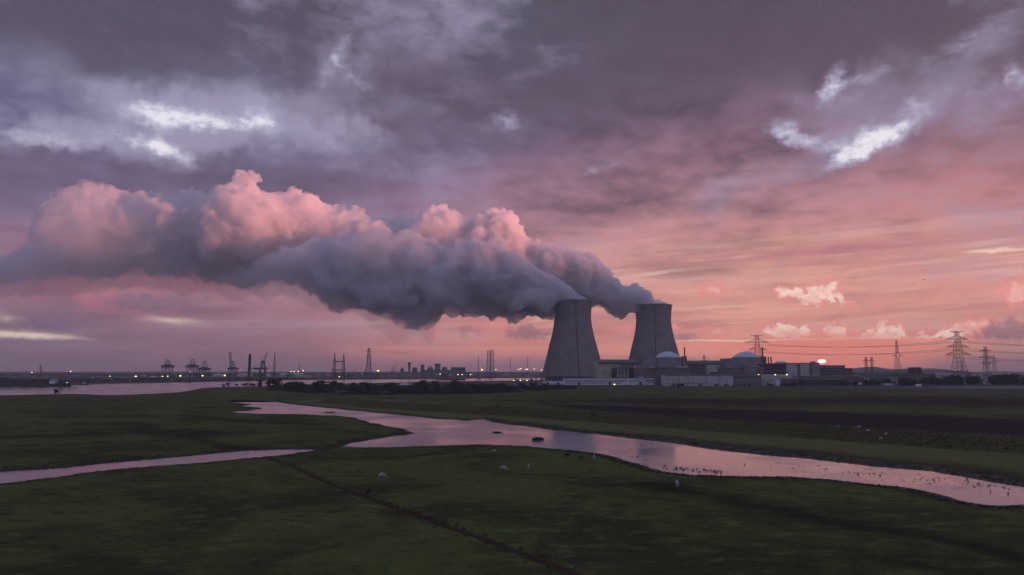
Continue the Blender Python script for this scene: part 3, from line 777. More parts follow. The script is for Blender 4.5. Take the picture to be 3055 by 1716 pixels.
def building(name, label, x0, x1, yt, Y, depth, wall, z0=0.0, cat="building", group=GP, rib=6.0, bands=(), roof=M_GREY, ovh=.5, boxes=(), doors=0, parapet=.9, seg=()):
    """front wall between two photo columns, top at a photo row, standing at distance Y"""
    X0, Zt = at(x0, yt, Y); X1, _ = at(x1, yt, Y); W = X1 - X0; H = Zt - z0
    t = empty(name, ((X0 + X1) / 2, Y, z0)); tag(t, label, cat, group)
    w = W / 2; mb = MB(); mb.box(-w, w, 0, depth, -.5, H)
    if rib:
        n = max(2, int(W / rib))
        for k in range(n + 1):
            x = -w + W * k / n; mb.box(max(-w, x - .16), min(w, x + .16), -.14, -.002, 0, H - .3)
        n2 = max(2, int(depth / rib))
        for k in range(1, n2):
            y = depth * k / n2; mb.box(w + .002, w + .14, y - .16, y + .16, 0, H - .3).box(-w - .14, -w - .002, y - .16, y + .16, 0, H - .3)
    mb.build("wall", wall, t)
    rf = MB().box(-w - ovh, w + ovh, -ovh, depth + ovh, H + .003, H + .35)
    if parapet:
        for a in ((-w - ovh, w + ovh, -ovh, -ovh + .3), (-w - ovh, w + ovh, depth + ovh - .3, depth + ovh), (-w - ovh, -w - ovh + .3, -ovh + .3, depth + ovh - .3), (w + ovh - .3, w + ovh, -ovh + .3, depth + ovh - .3)):
            rf.box(*a, H + .35, H + .35 + parapet)
    rf.build("roof", roof, t)
    for (fx0, fx1, ya, yb) in bands:      # window bands: from-to fraction of the width, rows in the photo
        za, zb = at(x0, ya, Y)[1] - z0, at(x0, yb, Y)[1] - z0
        g = MB(); xa, xb = -w + W * fx0, -w + W * fx1
        g.box(xa, xb, -.20, -.145, zb, za)
        f = g.build("window", M_GLASS, t)
        n = max(1, int((xb - xa) / 2.4)); fr = comb_frame(xa, xb, zb, za, n)
        fr.build("frame", M_GREY, f)
    for (fx0, fx1, yb, dd, mt, nm) in boxes:     # roof-top plant
        xa, xb = -w + W * fx0, -w + W * fx1; zb = at(x0, yb, Y)[1] - z0
        m2 = MB().box(xa, xb, dd, dd + min(depth * .5, 12), H + .352, zb)
        m2.box(xa - .2, xb + .2, dd - .2, dd + min(depth * .5, 12) + .2, zb + .002, zb + .3).build(nm, mt, t)
    for k in range(doors):
        x = -w + W * (k + .5) / doors
        MB().box(x - 1.9, x + 1.9, -.19, -.143, 0, min(4.2, H * .7)).build("door", M_DKBROWN, t)
    for (fa, fb, zf0, zf1, mt, nm) in seg:       # panels on the wall, in fractions
        MB().box(-w + W * fa, -w + W * fb, -.34, -.145, H * zf0, H * zf1).build(nm, mt, t)
    return t

# the offices and sheds in front
t = building("office_building", "long low white two-storey office building in front of the cooling towers", 1682, 1956, 1131, 1085, 17, M_WHITE, rib=0,
             bands=[(.02, .68, 1136, 1138.2), (.70, .86, 1136.4, 1137.6), (.885, .99, 1134.4, 1137.0), (.91, .99, 1141, 1143.2), (.02, .62, 1142.4, 1144.0)], roof=M_LIGHT,
             boxes=[(.83, .875, 1127.6, 3, M_WHITE, "penthouse"), (.20, .38, 1129.2, 5, M_LIGHT, "penthouse"), (.55, .60, 1128.8, 4, M_GREY, "vent"), (.68, .80, 1129.4, 6, M_WHITE, "penthouse")], doors=3)
building("storage_shed", "long low teal-roofed shed left of the white office building", 1442, 1613, 1141.5, 1010, 26, M_TEAL, rib=5, roof=M_TEAL, parapet=0, doors=4)
building("storage_shed", "low shed with a bright white roof edge beside the white office building", 1618, 1681, 1139, 1120, 22, M_WHITE, rib=5, roof=M_WHITE, parapet=0, doors=2)
building("storage_shed", "small dark shed at the foot of the nearer cooling tower", 1560, 1640, 1147.5, 1020, 12, M_BLUE, rib=4, roof=M_GREY, parapet=0)
# turbine hall of the left unit
t = building("turbine_hall", "beige turbine hall with a dark fascia line between the two cooling towers", 1786, 1925, 1075, 1335, 70, M_BEIGE, roof=M_GREY, rib=5)
w = (at(1925, 1075, 1335)[0] - at(1786, 1075, 1335)[0]) / 2
z1, z2 = at(1800, 1081.5, 1335)[1], at(1800, 1086.2, 1335)[1]
MB().box(-w - .4, w + .4, -1.6, -.15, z2, z1).build("fascia", M_DKBROWN, t)
MB().box(-w - .6, w + .6, -2.0, -.16, z1 + .01, at(1800, 1075.5, 1335)[1]).build("upper_wall", M_GREY, t)
MB().box(-w - .4, w + .4, -2.2, -.17, z2 - 1.0, z2 - .01).build("gutter", M_LIGHT, t)
building("pump_house", "dark brown block with pipes beside the beige turbine hall", 1830, 1905, 1099, 1290, 28, M_DKBROWN, rib=7, roof=M_DKBROWN)
building("transformer_block", "taller dark block against the beige turbine hall", 1855, 1893, 1088.5, 1312, 15, M_BLUE, rib=4, roof=M_DKBROWN)
building("switch_house", "dark purple-brown hall with a row of lamps left of the left dome", 1893, 1961, 1097.5, 1275, 40, M_BROWN, rib=6, roof=M_GREY)
for i, px in enumerate((1844, 1853, 1862, 1873)):
    X, Z = at(px, 1101, 1284)
    s = empty("silo", (X, 1284, 0)); tag(s, "pale upright silo in a row of four in front of the turbine hall", "silo", "silos by the turbine hall")
    MB().lathe([(1.9, 8), (1.9, Z), (1.2, Z + 1.2), (.3, Z + 1.5)], 20).build("tank", M_GREY, s, False)
    mb = MB()
    for a in range(4): mb.bar((math.cos(a * 1.57) * 1.7, math.sin(a * 1.57) * 1.7, 0), (math.cos(a * 1.57) * 1.7, math.sin(a * 1.57) * 1.7, 8.2), .25)
    mb.build("support_frame", M_STEEL, s)

def reactor(name, label, pxa, pxb, yw, yd_top, yd_base, Y, annex, stack, extra=()):
    """polygonal reactor building with a low dome, annexes and vent stack"""
    X0, Zw = at(pxa, yw, Y); X1, _ = at(pxb, yw, Y); R = (X1 - X0) / 2
    t = empty(name, ((X0 + X1) / 2, Y + R, 0)); tag(t, label, "reactor building", "domed reactor buildings")
    MB().lathe([(R, -.5), (R, Zw - 1.6), (R + .7, Zw - 1.55), (R + .7, Zw), (R - .4, Zw + .01)], 48).build("drum", M_GREY, t, False)
    rb = MB()
    for k in range(16):
        an = 2 * math.pi * k / 16 + .1; rb.bar((math.cos(an) * (R + .25), math.sin(an) * (R + .25), 0), (math.cos(an) * (R + .25), math.sin(an) * (R + .25), Zw - 1.7), .5)
    rb.build("buttress", M_GREY, t)
    Zt = at(pxa, yd_top, Y + R)[1]; rd = R * .95; h = Zt - Zw; rs = (rd * rd + h * h) / (2 * h); pr = []
    for k in range(17):
        r = rd * (1 - k / 16.0); pr.append((max(r, .05), Zw + .02 + math.sqrt(max(0, rs * rs - r * r)) - (rs - h)))
    MB().lathe(pr, 72).build("dome", M_DOME, t, True)
    rl = MB()
    for k in range(36):
        an = 2 * math.pi * k / 36; rl.bar((math.cos(an) * (R + .4), math.sin(an) * (R + .4), Zw), (math.cos(an) * (R + .4), math.sin(an) * (R + .4), Zw + 1.1), .07)
    rl.lathe([(R + .36, Zw + 1.1), (R + .44, Zw + 1.1), (R + .44, Zw + 1.18), (R + .36, Zw + 1.18), (R + .36, Zw + 1.1)], 48, cap=False)
    rl.build("railing", M_STEEL, t)
    MB().lathe([(.8, Zt - .2), (.8, Zt + 1.2), (.2, Zt + 1.5)], 10).build("vent", M_GREY, t)
    ox, oy = t.location.x, t.location.y
    for (xa, xb, yt, dy, dep, mt) in annex:
        A, Za = at(xa, yt, Y + dy); B, _ = at(xb, yt, Y + dy)
        MB().box(A - ox, B - ox, Y + dy - oy, Y + dy + dep - oy, 0, Za).box(A - ox - .3, B - ox + .3, Y + dy - oy - .3, Y + dy + dep - oy + .3, Za + .002, Za + .7).build("annex", mt, t)
    for (px, yt, dy, r) in stack:
        A, Za = at(px, yt, Y + dy)
        s = MB().lathe([(r * 1.25, 0), (r, Za * .6), (r * .9, Za), (r * .6, Za + .01), (r * .6, Za - 2)], 20, A - ox, Y + dy - oy, cap=False)
        s = s.build("vent_stack", M_RUST if r < 1.3 else M_STEEL, t)
        MB().lathe([(r * .95, Za - 3), (r * 1.6, Za - 2.9), (r * 1.6, Za - 2.6), (r * .95, Za - 2.5)], 16, A - ox, Y + dy - oy, cap=False).build("gallery", M_STEEL, s)
    for (xa, xb, y, dy) in extra:
        A, Za = at(xa, y, Y + dy); B, _ = at(xb, y, Y + dy)
        MB().box(A - ox, B - ox, Y + dy - oy, Y + dy + 4 - oy, Za - .6, Za + .6).build("gallery", M_WHITE, t)
    return t
reactor("reactor_building", "domed reactor building on the left, in front of the farther cooling tower", 1961, 2040, 1066.5, 1049, 1065, 1290,
        [(1920, 1962, 1072, 16, 40, M_GREY), (2037, 2049, 1064.5, 26, 16, M_GREY)], [(2042, 1036, 34, 1.25)], [(2016, 2052, 1095, -4)])
reactor("reactor_building", "domed reactor building on the right, with a lattice pylon rising behind it", 2197, 2283, 1066.5, 1049, 1065, 1270,
        [(2168, 2204, 1070.5, 12, 40, M_GREY), (2270, 2286, 1064.8, 14, 26, M_BROWN)], [(2274, 1038, 30, 1.5)], [(2243, 2281, 1093, -5)])
building("lower_annex", "dark brown base block under the left reactor dome", 1957, 2056, 1098, 1262, 26, M_BROWN, rib=7, roof=M_BROWN)
building("lower_annex", "brown tower-like block left of the long pale front building", 1957, 1984, 1101, 1050, 16, M_BROWN, rib=4, roof=M_DKBROWN)
t = building("turbine_hall", "long grey hall with a pale roof edge between the two domed reactor buildings", 2049, 2168, 1078, 1340, 60, M_BROWN, roof=M_GREY, rib=6)
w = (at(2168, 1078, 1340)[0] - at(2049, 1078, 1340)[0]) / 2
MB().box(-w - .6, w + .6, -1.8, -.16, at(2100, 1085, 1340)[1], at(2100, 1077.8, 1340)[1]).build("upper_wall", M_GREY, t)
building("front_building", "long pale concrete building in front with a row of small dark windows", 1985, 2187, 1119.5, 1005, 30, M_LIGHT, rib=0,
         bands=[(.02 + k * .0305, .034 + k * .0305, 1143, 1145.6) for k in range(21)], roof=M_GREY, seg=[(k * .2 - .004, k * .2 + .004, .02, .99, M_GREY, "pilaster") for k in (1, 2, 3, 4)] + [(0, 1, .955, 1.0, M_DKBROWN, "cornice")])
building("lower_annex", "brown base block under the right reactor dome", 2150, 2222, 1097.5, 1248, 20, M_BROWN, rib=5, roof=M_GREY, boxes=[(.35, .5, 1095, 2, M_WHITE, "vent")])
building("lower_annex", "stepped grey-brown block right under the right reactor dome", 2222, 2296, 1095.8, 1242, 24, M_GREY, rib=4, roof=M_BROWN, seg=[(.45, .62, 0, .9, M_BROWN, "wall_panel")])
building("service_block", "small block with pale upper wall between the two domes", 2114, 2148, 1089, 1300, 20, M_LIGHT, rib=0, roof=M_GREY, seg=[(.1, .9, .3, .6, M_DKBROWN, "wall_panel")])
t = building("fuel_building", "dark square block with two red stacks right of the right dome", 2284, 2344, 1086, 1235, 40, M_DKBROWN, rib=6, roof=M_GREY)
for px in (2292, 2300):
    X, Z = at(px, 1065, 1250)
    s = empty("chimney", (X, 1250, 0)); tag(s, "short dark red chimney, one of a pair right of the right dome", "chimney", "pair of red chimneys")
    MB().lathe([(1.3, 0), (1.1, Z), (.8, Z + .01), (.8, Z - 1.5)], 18, cap=False).build("shaft", M_RUST, s)
    MB().lathe([(1.2, Z - 2), (1.6, Z - 1.95), (1.6, Z - 1.2), (1.2, Z - 1.15)], 18, cap=False).build("collar", M_STEEL, s)
building("panel_building", "tall hall with three pale wall panels divided by dark slots", 2345, 2444, 1084.7, 1225, 45, M_BROWN, rib=0, roof=M_GREY,
         seg=[(.0, .33, .0, .985, M_LIGHT, "wall_panel"), (.42, .69, .0, .985, M_LIGHT, "wall_panel"), (.78, 1.0, .0, .985, M_GREY, "wall_panel")], boxes=[(.86, .93, 1079, 6, M_BROWN, "vent")])
X, Z = at(2329, 1085, 1450); Zt = at(2329, 1077.5, 1450)[1]; R = 13
t = empty("reactor_building", (X, 1450, 0)); tag(t, "small far reactor dome just showing over the dark hall roof", "reactor building", "domed reactor buildings")
MB().lathe([(R, 0), (R, Z)], 36).build("drum", M_GREY, t)
MB().lathe([(R * math.cos(a), Z + .02 + (Zt - Z) * math.sin(a)) for a in np.linspace(0, 1.5, 9)], 36).build("dome", M_DOME, t, True)
# right hand lower buildings
building("service_block", "dark blue-green block with open bays below, right of the long pale front building", 2188, 2271, 1121, 1012, 24, M_BROWN, rib=5, roof=M_GREY, seg=[(0, 1, .0, .55, M_BLUE, "wall_panel"), (0, 1, .56, .60, M_LIGHT, "ledge")])
building("service_block", "pale flat-roofed block lit by three lamps", 2265, 2351, 1120.3, 1120, 22, M_LIGHT, rib=5, roof=M_WHITE)
building("workshop", "low pale workshop with a white end wall", 2278, 2328, 1132, 1035, 18, M_LIGHT, rib=4, roof=M_LIGHT, parapet=0, seg=[(.70, .98, .0, .95, M_WHITE, "wall_panel")], doors=2)
building("workshop", "brown workshop with a flat roof at the edge of the field", 2330, 2402, 1130, 1050, 20, M_BROWN, rib=4, roof=M_GREY, parapet=0, doors=3)
building("office_building", "dark office building with rows of window bands below the setting sun", 2426, 2543, 1100.5, 1230, 30, M_BROWN, rib=0,
         bands=[(.02, .98, 1103.5, 1105.6), (.02, .98, 1108.2, 1110.4), (.02, .98, 1113, 1115.2), (.02, .98, 1118, 1120)], roof=M_DKBROWN)
building("warehouse", "pale blue block behind the dark office building, right of the sun", 2464, 2521, 1091.5, 1500, 40, M_BLUE, group=GP, rib=6, roof=M_GREY)
building("warehouse", "long low brown warehouse with a thin pale roof line", 2403, 2570, 1122.5, 1110, 26, M_BROWN, rib=5, roof=M_LIGHT, parapet=0)
building("warehouse", "low dark warehouse along the field edge, left of the trees", 2400, 2530, 1133, 1030, 22, M_DKBROWN, rib=5, roof=M_BROWN, parapet=0, doors=4)
building("control_tower", "square dark tower block above the right tree belt", 2724, 2748, 1098, 1350, 18, M_DKBROWN, rib=4, roof=M_DKBROWN, bands=[(.1, .9, 1101, 1103)])
building("warehouse", "long low dark hall in front of the square tower block", 2690, 2790, 1116.5, 1260, 34, M_BROWN, rib=5, roof=M_DKBROWN, parapet=0)
building("warehouse", "wide low hall with a bright roof in the distance right of the office building", 2600, 2700, 1112, 1500, 40, M_BLUE, rib=6, roof=M_LIGHT, parapet=0)
building("warehouse", "distant pale hall behind the tall pylon", 2785, 2880, 1111.5, 1800, 40, M_LIGHT, rib=6, roof=M_LIGHT, parapet=0)
building("warehouse", "distant low pale halls at the right edge", 2930, 3070, 1110.5, 2000, 40, M_LIGHT, rib=6, roof=M_LIGHT, parapet=0)
# trucks standing on the yard
def truck(px, py, rz, mt, label):
    X, Y = gr(px, py)
    t = empty("truck", (X, Y, .05), rz); tag(t, label, "truck", "trucks on the plant yard")
    MB().box(-6.6, 6.2, -1.25, 1.25, 1.25, 4.0).build("trailer", mt, t)
    MB().box(6.6, 8.9, -1.2, 1.2, .7, 3.5).box(7.6, 8.95, -1.15, 1.15, 3.502, 3.8).build("cab", M_BLUE, t)
    for x in (-5.6, -4.4, 3.0, 7.9):
        for y in (-1.2, 1.2):
            wv = MB().lathe([(.5, -.17), (.5, .17)], 14).build("wheel", M_DARK, t); wv.location = (x, y, .5); wv.rotation_euler = (math.pi / 2, 0, 0)
truck(2562, 1150, .05, M_WHITE, "white truck parked in front of the low dark warehouse")
truck(2650, 1153, 0, M_LIGHT, "pale truck parked before the right tree belt")
truck(2748, 1156, .1, M_WHITE, "small white truck at the edge of the field left of the red one")
truck(2765, 1156, .0, M_RUST, "red truck at the edge of the field")
# round-topped greenhouse in the scrub
X, Y = gr(1208, 1150)
t = empty("greenhouse", (X, Y, 0)); tag(t, "white rounded polytunnel greenhouse among the dark scrub", "greenhouse")
mb = MB(); pr = [(math.cos(a) * 8.5, math.sin(a) * 3.9) for a in np.linspace(0, math.pi, 13)]
v = [(x, y, z) for y in (0, 14) for x, z in pr]; n = len(pr)
mb.add(v, [(i, i + 1, n + i + 1, n + i) for i in range(n - 1)] + [tuple(range(n)), tuple(range(n, 2 * n))[::-1]]).build("cover", M_WHITE, t, False)
rb = MB()
for y in np.linspace(0, 14, 6):
    for (xa, za), (xb, zb) in zip(pr, pr[1:]): rb.bar((xa * 1.01, y, za * 1.02), (xb * 1.01, y, zb * 1.02), .12)
rb.build("hoop", M_STEEL, t)

# ------------------------------------------------------------------ pylons, wires
def lattice(mb, sec, th, ox=0.0):
    """square lattice mast; sec is a list of (z, half width)"""
    for (z0, w0), (z1, w1) in zip(sec, sec[1:]):
        c0 = [(ox + sx * w0, sy * w0, z0) for sx, sy in ((-1, -1), (1, -1), (1, 1), (-1, 1))]
        c1 = [(ox + sx * w1, sy * w1, z1) for sx, sy in ((-1, -1), (1, -1), (1, 1), (-1, 1))]
        for k in range(4):
            mb.bar(c0[k], c1[k], th); j = (k + 1) % 4
            mb.bar(c0[k], c1[j], th * .55); mb.bar(c0[j], c1[k], th * .55); mb.bar(c1[k], c1[j], th * .6)
def sections(H, wb, wt, waist=None, n=12, p=1.0):
    out = []; z = 0; k = 0
    while k <= n:
        f = (k / n) ** .85; zz = H * f
        if waist and zz < waist[0]: w_ = wb + (waist[1] - wb) * zz / waist[0]
        elif waist: w_ = waist[1] + (wt - waist[1]) * (zz - waist[0]) / (H - waist[0])
        else: w_ = wb + (wt - wb) * f
        out.append((zz, w_)); k += 1
    return out
WIRES = {}
def pylon(key, px, ytop, Y, wb, wt, waist, arms, label, th=.35, rz=0.0, top=0, mt=None, z0=0, beacon=False):
    X, Z = at(px, ytop, Y); H = Z - z0
    t = empty("pylon", (X, Y, z0), rz); tag(t, label, "pylon", "electricity pylons")
    sec = sections(H, wb, wt, (waist[0] * H, waist[1]) if waist else None)
    mb = MB(); lattice(mb, sec, th); mb.build("mast", mt or M_STEEL, t)
    ends = []
    for (ya, half, hh) in arms:
        za = at(px, ya, Y)[1] - z0
        wz = np.interp(za, [s[0] for s in sec], [s[1] for s in sec])
        for sx in (-1, 1):
            a = MB(); tip = (sx * half, 0, za)
            for sy in (-1, 1):
                a.bar((sx * wz, sy * wz, za), tip, th * .9); a.bar((sx * wz * .9, sy * wz * .9, za + hh), tip, th * .7)
            for f in (.25, .5, .75):
                xx = sx * (wz + (half - wz) * f); zz = za + hh * (1 - f)
                for sy in (-1, 1):
                    a.bar((xx, sy * wz * (1 - f), za), (xx, sy * wz * (1 - f) * .9, zz), th * .5)
                    a.bar((xx, sy * wz * (1 - f), za), (sx * (wz + (half - wz) * (f - .25)), sy * wz * (1.25 - f) * .9, za + hh * (1.25 - f)), th * .5)
            ar = a.build("crossarm", mt or M_STEEL, t)
            ins = MB()
            for f in (.62, 1.0):
                xx = sx * (wz + (half - wz) * f); ins.bar((xx, 0, za - .1), (xx, 0, za - 3.2), .22, .22, 6)
                ends.append(Vector((X, Y, z0)) + Matrix.Rotation(rz, 3, 'Z') @ Vector((xx, 0, za - 3.2)))
            ins.build("insulator", M_DARK, ar)
    if top:
        a = MB(); a.bar((-top, 0, H + .5), (top, 0, H + .5), th * 1.2); a.bar((-top, 0, H + .5), (0, 0, H - 3), th * .8); a.bar((top, 0, H + .5), (0, 0, H - 3), th * .8)
        a.build("earth_wire_arm", mt or M_STEEL, t)
    if beacon:
        MB().ball((0, 0, 0), (1.6, 1.6, .9)).build("beacon", M_LAMPW, t).location = (0, -3, beacon)
    WIRES[key] = ends
    return t
def wires(a, b, sag, label, th=.16, skip=1):
    A, B = WIRES[a], WIRES[b]
    for k in range(0, min(len(A), len(B)), skip):
        p, q = A[k], B[k]; mb = MB(); last = None
        for i in range(25):
            f = i / 24; c = p.lerp(q, f); c.z -= sag * 4 * f * (1 - f)
            if last is not None: mb.bar(last, c, th, n=3)
            last = c
        o = mb.build("power_line", M_DARK); tag(o, label, "power line", "power lines between the pylons")
pylon("big", 2854, 990, 1400, 13.5, 2.6, (.46, 6.4), [(1012.5, 21, 6), (1036, 22, 6), (1059, 25, 8)], "tallest near lattice pylon with three wide crossarms on the right", .5, top=13)
pylon("dome", 2258, 1001, 1500, 12.5, 2.4, (.46, 6.0), [(1022, 25, 7), (1044, 20, 7)], "lattice pylon with curved wide crossarms standing behind the right reactor dome", .42, top=13)
pylon("r2", 2939, 1035, 1650, 6.0, 2.0, None, [(1047, 19, 3), (1066, 21, 3), (1084, 18, 3)], "medium lattice pylon right of the tallest pylon", .5, rz=.35)
pylon("r3", 2964, 1060, 2300, 5, 1.5, None, [(1070, 14, 3), (1080, 15, 3)], "small far pylon close beside the medium one at the right", .5, rz=.2)
pylon("mid", 2674, 1016, 1900, 10, 1.4, (.45, 4.0), [(1062, 14, 3)], "slender far pylon with a lamp halfway up, left of the tallest pylon", .45, beacon=62)
for i, px in enumerate((2583, 2600)):
    pylon("p%d" % i, px, 1066, 1850, 3.5, 1.6, None, [(1076, 9, 2)], "low twin-mast pylon right of the sun with short crossarms", .42)
pylon("tiny", 2100, 1059, 2600, 7, 1.4, None, [(1066, 13, 3), (1076, 13, 3)], "faint tiny pylon between the two reactor domes", .45)
pylon("off", 3400, 985, 1350, 13.5, 2.6, (.46, 6.4), [(1012.5, 21, 6), (1036, 22, 6), (1059, 25, 8)], "pylon beyond the right edge of the view", .5)
pylon("riv1", 1101, 1040, 1950, 9.5, 1.9, (.5, 4.6), [(1049, 7, 2), (1064, 7.5, 2.5), (1082, 7.5, 2.5)], "slim red and grey lattice pylon on the far river bank", .55, top=4)
for i, (px, yt) in enumerate(((1458.5, 1046), (1468.5, 1043))):
    pylon("pair%d" % i, px, yt, 1640 + i * 30, 6.6, 2.6, (.5, 3.9), [(1057, 5, 2), (1075, 5.5, 2)], ("left" if i == 0 else "right") + " lattice mast of the close pair left of the cooling towers", .5)
# twin-legged river crossing pylon
X, Z = at(1012.5, 1055, 1950); hw = (at(1026, 1055, 1950)[0] - at(999, 1055, 1950)[0]) / 2
t = empty("portal_pylon", (X, 1950, 0)); tag(t, "twin-masted portal pylon with two lens-shaped crossbeams by the river", "pylon", "electricity pylons")
for sx in (-1, 1):
    mb = MB(); lattice(mb, [(0, 4.0), (12, 3.4), (24, 2.9), (34, 2.5), (44, 2.1), (56, 1.3), (Z, .5)], .55, sx * hw); mb.build("leg", M_STEEL, t)
for (yy, half) in ((1079, 16), (1103.5, 23)):
    za = at(1012, yy, 1950)[1]; mb = MB(); N = 12
    for i in range(N):
        x0, x1 = -half + 2 * half * i / N, -half + 2 * half * (i + 1) / N
        f0, f1 = 1 - (x0 / half) ** 2, 1 - (x1 / half) ** 2
        for y in (-2.2, 2.2):
            mb.bar((x0, y * f0, za - 1.6 * f0), (x1, y * f1, za - 1.6 * f1), .6); mb.bar((x0, y * f0, za + 1.6 * f0), (x1, y * f1, za + 1.6 * f1), .6); mb.bar((x0, y * f0, za - 1.6 * f0), (x1, y * f1, za + 1.6 * f1), .4)
    mb.build("crossbeam", M_STEEL, t)
wires("dome", "big", 9, "thin sagging power line between the dome pylon and the tallest pylon", .2)
wires("big", "off", 9, "thin sagging power line leaving to the right of the tallest pylon", .2)
wires("r2", "r3", 12, "thin power line between the two small pylons at the right", .2, 2)
# faint chimneys and masts on the horizon
for px, yt, Y, r in ((820, 1054, 3300, 2.2), (894, 1082, 4200, 1.6), (1427.5, 1063, 4200, 1.8), (1522.5, 1068, 4200, 1.6), (1574, 1064, 3800, 1.6), (2870, 1072, 4200, 1.6)):
    X, Z = at(px, yt, Y); t = empty("radio_mast", (X, Y, 0)); tag(t, "thin faint mast on the misty horizon", "mast", "far masts on the horizon")
    mb = MB(); lattice(mb, sections(Z, r * 2.2, r * .5, None, 10), .7); mb.build("mast", M_STEEL, t)
    MB().lathe([(r * 1.2, Z * .62), (r * 1.9, Z * .64), (r * 1.2, Z * .66)], 8, cap=False).build("platform", M_STEEL, t)

# ------------------------------------------------------------------ far river bank: port, ships, refinery
PG = "works and sheds of the far port"
M_HULL = simple("dark_hull_paint", (.045, .055, .08, 1), .5, .1, .15)
M_NAVY = simple("navy_crane_paint", (.05, .055, .085, 1), .5, .1, .15)
M_CONT = [simple("container_paint", c, .6, .3, .2) for c in ((.10, .04, .04, 1), (.05, .07, .12, 1), (.12, .07, .04, 1), (.09, .09, .095, 1), (.05, .08, .065, 1))]
random.seed(3)
QZ = 1.2



def crane(px, base, deck0, deck1, top, wx, Y, label, boom=None, lean=0):
    """ship-to-shore gantry crane seen from its water side"""
    X, _ = at(px, base, Y); hw = (at(px + wx / 2, base, Y)[0] - at(px - wx / 2, base, Y)[0]) / 2
    z0, z1, zt = at(px, deck0, Y)[1], at(px, deck1, Y)[1], at(px, top, Y)[1]
    t = empty("gantry_crane", (X, Y, 0)); tag(t, label, "crane", "container cranes of the far port")
    for sx in (-1, 1):
        for y in (0, 22):
            mb = MB(); mb.bar((sx * hw, y, 1.8), (sx * hw * .94, y, z0), 1.7); mb.build("leg", M_NAVY, t)
            bg = MB().box(sx * hw - 3, sx * hw + 3, y - 1, y + 1, 0, 1.7).build("bogie", M_DARK, t)
    mb = MB()
    for y in (0, 22):
        mb.bar((-hw, y, z0 * .40), (hw, y, z0 * .40), 1.1) if y else None
        mb.bar((-hw, y, z0 * .62), (hw * .95, y, z0), .5); mb.bar((hw, y, z0 * .62), (-hw * .95, y, z0), .5)
    for sx in (-1, 1):
        mb.bar((sx * hw, 0, z0 * .40), (sx * hw, 22, z0 * .40), 1.1); mb.bar((sx * hw, 0, z0 * .42), (sx * hw * .95, 22, z0), .6)
    mb.build("bracing", M_NAVY, t)
    mb = MB().box(-hw - 1.5, hw + 4, -3, 26, z0, z1); mb.box(-hw * .5, hw * .7, 4, 20, z1 + .01, z1 + (z1 - z0) * .5).build("machinery_house", M_NAVY, t)
    fr = MB()
    for y in (2, 20):
        for sx in (-1, 1): fr.bar((sx * hw * .72, y, z1), (sx * hw * .28, y * .5 + 5, zt), 1.1)
        fr.bar((-hw * .3, y * .5 + 5, zt), (hw * .3, y * .5 + 5, zt), 1.3); fr.bar((-hw * .52, y * .75 + 2, (z1 + zt) / 2), (hw * .52, y * .75 + 2, (z1 + zt) / 2), .7)
        fr.bar((-hw * .70, y, z1 + 1), (hw * .45, y * .75 + 2, (z1 + zt) / 2), .5)
    fr.build("top_frame", M_NAVY, t)
    bm_ = MB()
    if boom:
        zb = at(px, boom, Y)[1]
        for sx in (-1, 1):
            bm_.bar((sx * hw * .34, -2, z1), (sx * hw * .26 + lean, -16, zb), 1.0)
        for k in range(12):
            f = k / 12; z_ = z1 + (zb - z1) * f; w_ = hw * (.34 - .08 * f); w2 = hw * (.34 - .08 * (f + 1 / 12)); zn = z1 + (zb - z1) * (f + 1 / 12)
            bm_.bar((-w_ + lean * f, -2 - 14 * f, z_), (w2 + lean * f, -2 - 14 * (f + 1 / 12), zn), .5); bm_.bar((w_ + lean * f, -2 - 14 * f, z_), (w2 * -1 + lean * f, -2 - 14 * (f + 1 / 12), zn), .5)
        bm_.bar((-hw * .26 + lean, -16, zb), (hw * .26 + lean, -16, zb), 1.2)
    else:
        for sx in (-1, 1): bm_.bar((sx * 3, -34, z0 + 1.2), (sx * 3, 48, z0 + 1.2), 1.6)
        for k in range(10): bm_.bar((-3, -34 + k * 9, z0 + 1.2), (3, -34 + k * 9, z0 + 1.2), .7)
    bm_.build("boom", M_NAVY, t)
    MB().box(hw * .4, hw * .4 + 3, -6, -3, z0 - 3.5, z0 - .5).build("driver_cabin", M_GREY, t)
crane(493, 1127, 1097, 1090, 1073.5, 22, 2250, "leftmost of the three low gantry cranes, two lamps at its feet")
crane(567, 1127, 1096.5, 1090, 1072.8, 22, 2250, "middle one of the three low gantry cranes, a reddish lamp between its legs")
crane(604, 1127, 1104, 1098, 1079, 22, 2250, "smaller gantry crane with a bright lamp at its feet")
crane(689, 1127, 1102.5, 1097.5, 1079, 19, 2250, "tall narrow gantry crane with its boom raised", boom=1052)
# floating crane with slanting jib and the detached mast
X, _ = at(782, 1127, 2250)
t = empty("harbour_crane", (X, 2250, 0)); tag(t, "harbour crane with a slanting lattice jib and a wide low deck", "crane", "container cranes of the far port")
z = lambda y: at(782, y, 2250)[1]
for dx in (-7, 8):
    mb = MB(); lattice(mb, [(1, 2.0), (14, 2.0), (z(1102), 2.0)], 1.0, dx); mb.build("leg", M_NAVY, t)
MB().box(-24, 14, -8, 8, z(1102.5), z(1097)).build("deck", M_NAVY, t)
mb = MB(); lattice(mb, [(z(1097), 7), (z(1090), 5.2), (z(1080), 4.0)], 1.1, 1); mb.box(-3, 5, -4, 4, z(1080), z(1076)); mb.build("tower", M_NAVY, t)
mb = MB()
for i in range(12):
    f, g = i / 12, (i + 1) / 12
    P = lambda f, s: (3 + 9 * f + s * (3.4 - 2.0 * f), -3, z(1084) + (z(1053.5) - z(1084)) * f)
    mb.bar(P(f, -1), P(g, -1), .9); mb.bar(P(f, 1), P(g, 1), .9); mb.bar(P(f, -1), P(g, 1), .5)
mb.build("jib", M_NAVY, t)
